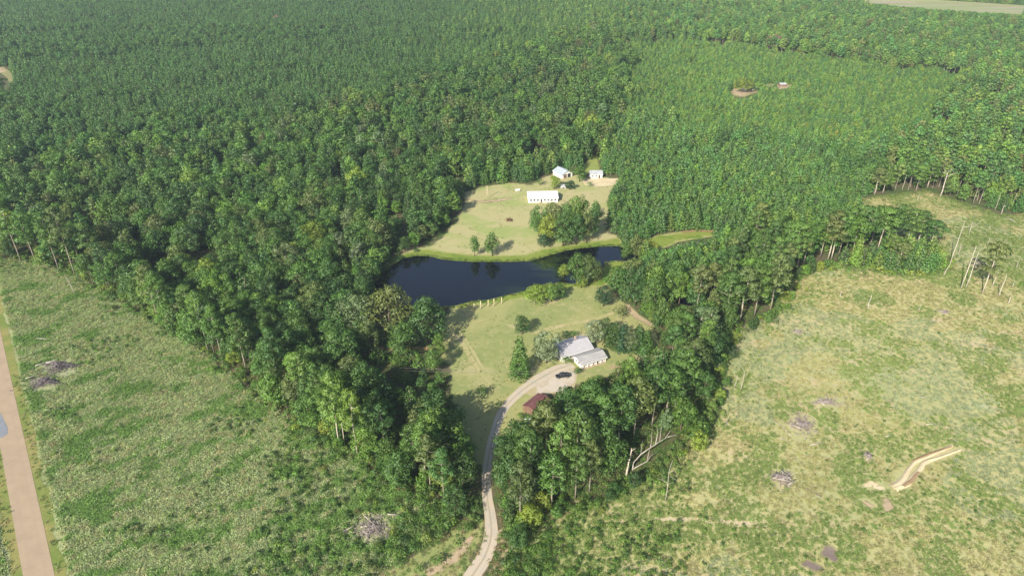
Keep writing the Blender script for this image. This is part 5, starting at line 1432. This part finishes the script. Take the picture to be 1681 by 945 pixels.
upole(wl, 9.2, 'utility pole buried in the woods left of the lawn', R(90)); upole(wr, 9.2, 'utility pole among the trees right of the house', R(90))
for off, lab in ((-.8, 'nearer of the two thin power lines over the lawn'), (.8, 'farther of the two thin power lines over the lawn')):
    b = MB(); pts = []
    for k in range(41):
        t = k / 40; p = wl.lerp(wr, t)
        pts.append((p.x, p.y + off, 8.9 - 1.4 * (1 - (2 * t - 1) ** 2)))
    b.tube(pts, [.016] * 41, 5)
    tag(b.build('power_line', m_wire), lab, 'power line')
NUM = ['first', 'second', 'third', 'fourth', 'fifth', 'sixth']
for i, (px, pb, pt) in enumerate([(768.5, 506, 497.5), (778.5, 508.5, 498), (789, 507, 494), (801.5, 503.5, 492.5), (811, 502.5, 490), (823.5, 498.5, 488)]):
    p = Gp(px, pb); h_ = max(1.6, height_at(px, pb, pt))
    o = empty('fence_post', p, 0); tag(o, '%s pale fence post from the oak side, by the near pond bank' % NUM[i], 'fence post', 'pale fence posts by the pond')
    b = MB(); b.tube([(0, 0, -.3), (.02, 0, h_ * .5), (.0, 0, h_)], [.2, .18, .16], 7); b.build('post', m_postwood, o)
    b = MB(); b.tube([(0, 0, h_ + .003), (0, 0, h_ + .07)], [.17, .1], 7); b.build('post_top', m_postwood, o)

# ------------------------------------------------------------------ dead trees, logs and slash
def snag(px, pb, pt, rad, label, limbs=0, seed=1, lean=0.0, mat=None, laz=0.0):
    p = Gp(px, pb); h = height_at(px, pb, pt); r = np.random.default_rng(seed)
    o = empty('dead_tree', p, 0); tag(o, label, 'dead tree', 'dead trunks of the cut fields')
    mat = mat or m_snag
    top = Vector((math.cos(laz) * lean * h, math.sin(laz) * lean * h, h))
    path = [Vector((0, 0, -.3))] + [top * t + Vector((r.normal(0, .1), r.normal(0, .1), 0)) for t in (.25, .5, .75)] + [top]
    b = MB(); b.tube(path, [rad * .95, rad * .8, rad * .68, rad * .5, rad * .26], 7); b.build('trunk', mat, o)
    for k in range(limbs):
        t = r.uniform(.45, .95); a = k * 2.4 + r.uniform(-.5, .5); L = h * r.uniform(.12, .3)
        s = top * t; e = s + Vector((math.cos(a) * L, math.sin(a) * L, L * r.uniform(.1, .8))); m = s.lerp(e, .5) + Vector((r.normal(0, .2), r.normal(0, .2), L * .08))
        b = MB(); b.tube([s, m, e], [rad * .4, rad * .28, rad * .08], 5)
        f = m.lerp(e, .3); g = f + Vector((r.normal(0, 1), r.normal(0, 1), .8)) * L * .3
        b.tube([f, g], [rad * .2, rad * .05], 4)
        b.build('branch', mat, o)
    return o
snag(1559, 434, 364, .26, 'tall pale snag left of the paired snags, right of the pine tongue', 2, 1)
snag(1577, 474, 404, .3, 'left one of the tall paired pale snags on the cleared field', 1, 2)
snag(1585, 472, 412, .26, 'right one of the tall paired pale snags on the cleared field', 1, 3)
snag(1629, 470, 440, .2, 'thin pale snag right of the paired snags', 0, 4)
snag(1639, 486, 450, .24, 'pale snag near the right edge, below the thin snag', 0, 5)
snag(1662, 471, 460, .18, 'short pale stub at the right edge above the pale snag', 0, 6)
snag(1655, 498, 485, .24, 'short thick stub nearest the right edge', 0, 7)
snag(1591, 383, 364, .2, 'short pale snag far behind the paired snags', 0, 8)
snag(1424, 508, 483, .24, 'lone short white snag in the middle of the cleared field', 0, 9)
snag(1379, 488, 478, .2, 'very short white stub left of the lone short snag', 1, 10)
snag(1508, 510, 500, .18, 'very short pale stub right of the lone short snag', 0, 11)
snag(1549, 452, 430, .2, 'leaning grey stub at the end of the pine tongue', 0, 12, .35, None, R(30))
snag(1543, 323, 280, .42, 'big white snag with spreading bare limbs at the back woods', 5, 13)
snag(1643, 352, 336, .22, 'thin bare snag at the back edge of the cleared field', 1, 14)
snag(1506, 328, 320, .18, 'tiny white stub in the back corner of the cleared field', 0, 15)
snag(1662, 336, 318, .2, 'bare snag among the trees at the right back edge', 1, 16)
snag(1092, 822, 762, .13, 'thin pale snag standing alone on the near cleared field', 4, 17)
snag(1216, 640, 608, .14, 'thin grey snag in brush at the near left of the cleared field', 3, 18)
snag(1206, 637, 615, .12, 'short grey snag beside the thin grey one in brush', 2, 19)
snag(123, 482, 452, .16, 'leaning bare snag at the upper left field corner', 0, 20, .25, None, R(160))
snag(172, 470, 430, .16, 'bare grey twiggy tree on the upper left field edge', 6, 21)
snag(1028, 782, 742, .42, 'stout broken white trunk at the near wood corner', 1, 22, .22, m_bark_pale, R(60))
for i, (px, b_, t_, la) in enumerate([(1600, 440, 424, 'thin pale stub right of the lone dark crowned pine'), (1572, 420, 396, 'thin grey snag behind the paired snags'), (1668, 440, 425, 'thin pale stub at the right edge beside the brush'), (1648, 425, 408, 'slender pale snag near the right edge behind the thin snag'),
        (1620, 405, 390, 'slender grey stub far behind the lone pine'), (1481, 312, 288, 'slim grey snag at the back woods left of the white limbed snag'), (1570, 322, 296, 'slim pale snag right of the white limbed snag'), (1607, 335, 312, 'slim pale snag in brush at the back right'), (1633, 345, 318, 'slim grey snag among brush at the far right back')]):
    snag(px, b_, t_, .15, la, i % 2, 60 + i)
# the fallen forked tree beside it
p = Gp(1038, 773)
o = empty('fallen_tree', p, 0); tag(o, 'big bare white forked tree leaning out over the field edge', 'fallen tree')
def WP(px, py, z): return Gp(px, py, z) - p
b = MB(); b.tube([Vector((0, 0, -.2)), WP(1040, 759, 2.2), WP(1052, 745, 4.4), WP(1068, 734, 5.6), WP(1083, 724, 6.6), WP(1096, 717, 7.2)], [.25, .22, .19, .16, .12, .07], 8); b.build('trunk', m_dead, o)
for pts, rr in (([WP(1038, 770, .3), WP(1052, 762, 1.4), WP(1062, 757, 2.0), WP(1068, 748, 2.6), WP(1080, 740, 2.8)], [.19,.16,.13,.1,.05]),
                ([WP(1068, 734, 5.6), WP(1070, 718, 7.5), WP(1069, 706, 9)], [.12,.08,.03]), ([WP(1083, 724, 6.6), WP(1085, 706, 9), WP(1088, 694, 10.4)], [.11,.07,.03]),
                ([WP(1091, 720, 7), WP(1098, 710, 8.4), WP(1103, 704, 9)], [.1,.06,.03]), ([WP(1096, 717, 7.2), WP(1104, 715, 7.4), WP(1112, 712, 7.6)], [.14, .08, .03]),
                ([WP(1062, 757, 2.0), WP(1066, 738, 4.6), WP(1070, 722, 6.5)], [.11,.07,.03]), ([WP(1052, 745, 4.4), WP(1053, 732, 6.2), WP(1055, 722, 7.4)], [.1,.06,.03]), ([WP(1076, 728, 6.1), WP(1080, 710, 8.2), WP(1078, 698, 9.6)], [.14, .09, .03])):
    b = MB(); b.tube(pts, rr, 6); b.build('branch', m_dead, o)
def brush(px, py, w, d, n, mat, label, seed, hgt=1.2, name='brush_pile', cat='brush pile', big=4):
    p = Gp(px, py); r = np.random.default_rng(seed)
    o = empty(name, p, 0); tag(o, label, cat, 'slash heaps of the cut fields')
    b = MB()
    for k in range(n):
        g_ = abs(r.normal(0, 1)); t_ = r.uniform(0, 6.28); x, y = w / 3.4 * g_ * math.cos(t_) + r.normal(0, .4), d / 3.4 * g_ * math.sin(t_) + .25 * w / 3.4 * g_ * math.cos(t_ * 2 + seed); L = r.uniform(.8, 2.8); a = r.uniform(0, 6.28)
        z = hgt * math.exp(-(x / w * 2.6) ** 2 - (y / d * 2.6) ** 2) * r.uniform(.1, 1)
        q = Vector((math.cos(a) * L / 2, math.sin(a) * L / 2, r.normal(0, .25)))
        c = Vector((x, y, z + .08)); b.tube([c - q, c + Vector((0, 0, r.uniform(0, .15))), c + q], [.09, .07, .03], 4)
    b.build('sticks', mat, o)['kind'] = 'stuff'
    for k in range(big):
        x, y = r.normal(0, w / 4), r.normal(0, d / 5); L = r.uniform(1.8, 5); a = r.uniform(-.9, 2.2)
        q = Vector((math.cos(a) * L / 2, math.sin(a) * L / 2, r.normal(0, .2))); c = Vector((x, y, hgt * .75))
        b = MB(); b.tube([c - q, c, c + q], [.2, .17, .1], 6); b.build('limb', m_dead if mat is not m_brown else mat, o)
    return o
brush(97, 604, 17, 9, 420, m_burnt, 'charred grey brush heap with pale logs near the paved road', 1, 2.2)
brush(74, 629, 15, 8, 340, m_burnt, 'darker charred brush heap below the pale logged heap', 2, 1.8, big=1)
brush(612, 868, 16, 14, 420, m_slash, 'grey slash heap on the field left of the driveway woods', 3, 1.1, big=5)
brush(1358, 660, 15, 6, 240, m_slash, 'pale grey slash patch, uppermost on the cleared field', 4, .6, big=2)
brush(1318, 698, 12, 14, 300, m_slash, 'large silvery slash patch with logs, below the uppermost one', 5, .7, big=4)
brush(1284, 786, 8, 7, 240, m_slash, 'compact silvery slash heap on the cleared field', 6, 1.4, big=7)
brush(1425, 748, 3, 5, 60, m_slash, 'small slash heap left of the curving sand washout', 7, .6, big=1)
brush(1550, 512, 6, 4, 70, m_slash, 'small slash heap far right on the cleared field', 8, .5, big=1)
brush(836, 362, 4, 3, 60, m_brown, 'small dark brown brush heap in the middle of the meadow', 9, 1.4, big=2)
brush(1310, 545, 6, 5, 60, m_slash, 'thin slash patch near the upper cleared field', 10, .4, big=1)
def log(px0, py0, px1, py1, rad, label, mat=None):
    a, c = Gp(px0, py0), Gp(px1, py1); o = a.lerp(c, .5); o.z = 0
    b = MB(); a = a - o; c = c - o
    m = a.lerp(c, .5) + Vector((.15, .1, .1)); a.z = c.z = rad * .8; m.z = rad * 1.1
    b.tube([a, m, c], [rad, rad * .9, rad * .6], 7)
    e = empty('log', o, 0); tag(e, label, 'log', 'fallen logs of the cut fields')
    b.build('bole', mat or m_dead, e)
    d = (c - a).normalized(); q = m + Vector((-d.y, d.x, .3)) * rad * 5
    b = MB(); b.tube([m, q], [rad * .4, rad * .15], 5); b.build('branch_stub', mat or m_dead, e)
log(54, 556, 82, 558, .3, 'pale grey log lying near the top of the left field')
log(594, 875, 620, 865, .2, 'pale log lying across the slash heap')
log(663, 848, 682, 847, .18, 'short pale log below the foremost driveway pine')
log(650, 866, 658, 869, .16, 'short bent pale log right of the slash heap')
log(1268, 687, 1300, 717, .16, 'long thin pale log left of the silvery slash patch')
log(1290, 693, 1303, 704, .15, 'shorter pale log right of the long thin log')
log(1278, 719, 1290, 722, .14, 'short pale log below the long thin log')
log(1266, 646, 1290, 649, .12, 'thin pale log high on the cleared field')
log(1452, 716, 1466, 716, .18, 'pale log above the curving sand washout')
log(1520, 697, 1536, 696, .2, 'pale log right above the curving sand washout')
log(1475, 893, 1481, 925, .16, 'pale log near the field bottom') if False else None
log(1650, 357, 1668, 366, .3, 'grey log in the far back of the cleared field')
log(1505, 652, 1525, 653, .15, 'thin pale log at the right of the cleared field')
log(1190, 700, 1196, 688, .2, 'reddish grey log at the wood edge of the cleared field', m_slash)
sheet('road_patch', [(-14, 668), (0, 676), (12, 700), (13, 712), (2, 719), (-16, 712)], 0.115, simple('blue_grey_asphalt', (0.19, 0.2, 0.22), (0.16, 0.17, 0.19), .6), 'blue grey asphalt patch on the tan road', 0.2, 1.5, 3.0, 1.0, 31)

# ------------------------------------------------------------------ air
HAZE = 0.0001
if HAZE:
    b = MB(); b.box(-1500, 1500, -60, 2600, -1.0, HC + 6)
    m, nt, out = mat_new('air')
    pv = nd(nt, 'ShaderNodeVolumePrincipled'); pv.inputs['Color'].default_value = (0.72, 0.86, 1.0, 1); pv.inputs['Density'].default_value = HAZE; pv.inputs['Anisotropy'].default_value = 0.2
    nt.links.new(pv.outputs[0], out.inputs['Volume'])
    tag(b.build('haze', m), 'thin bluish air over the forest', kind='stuff')
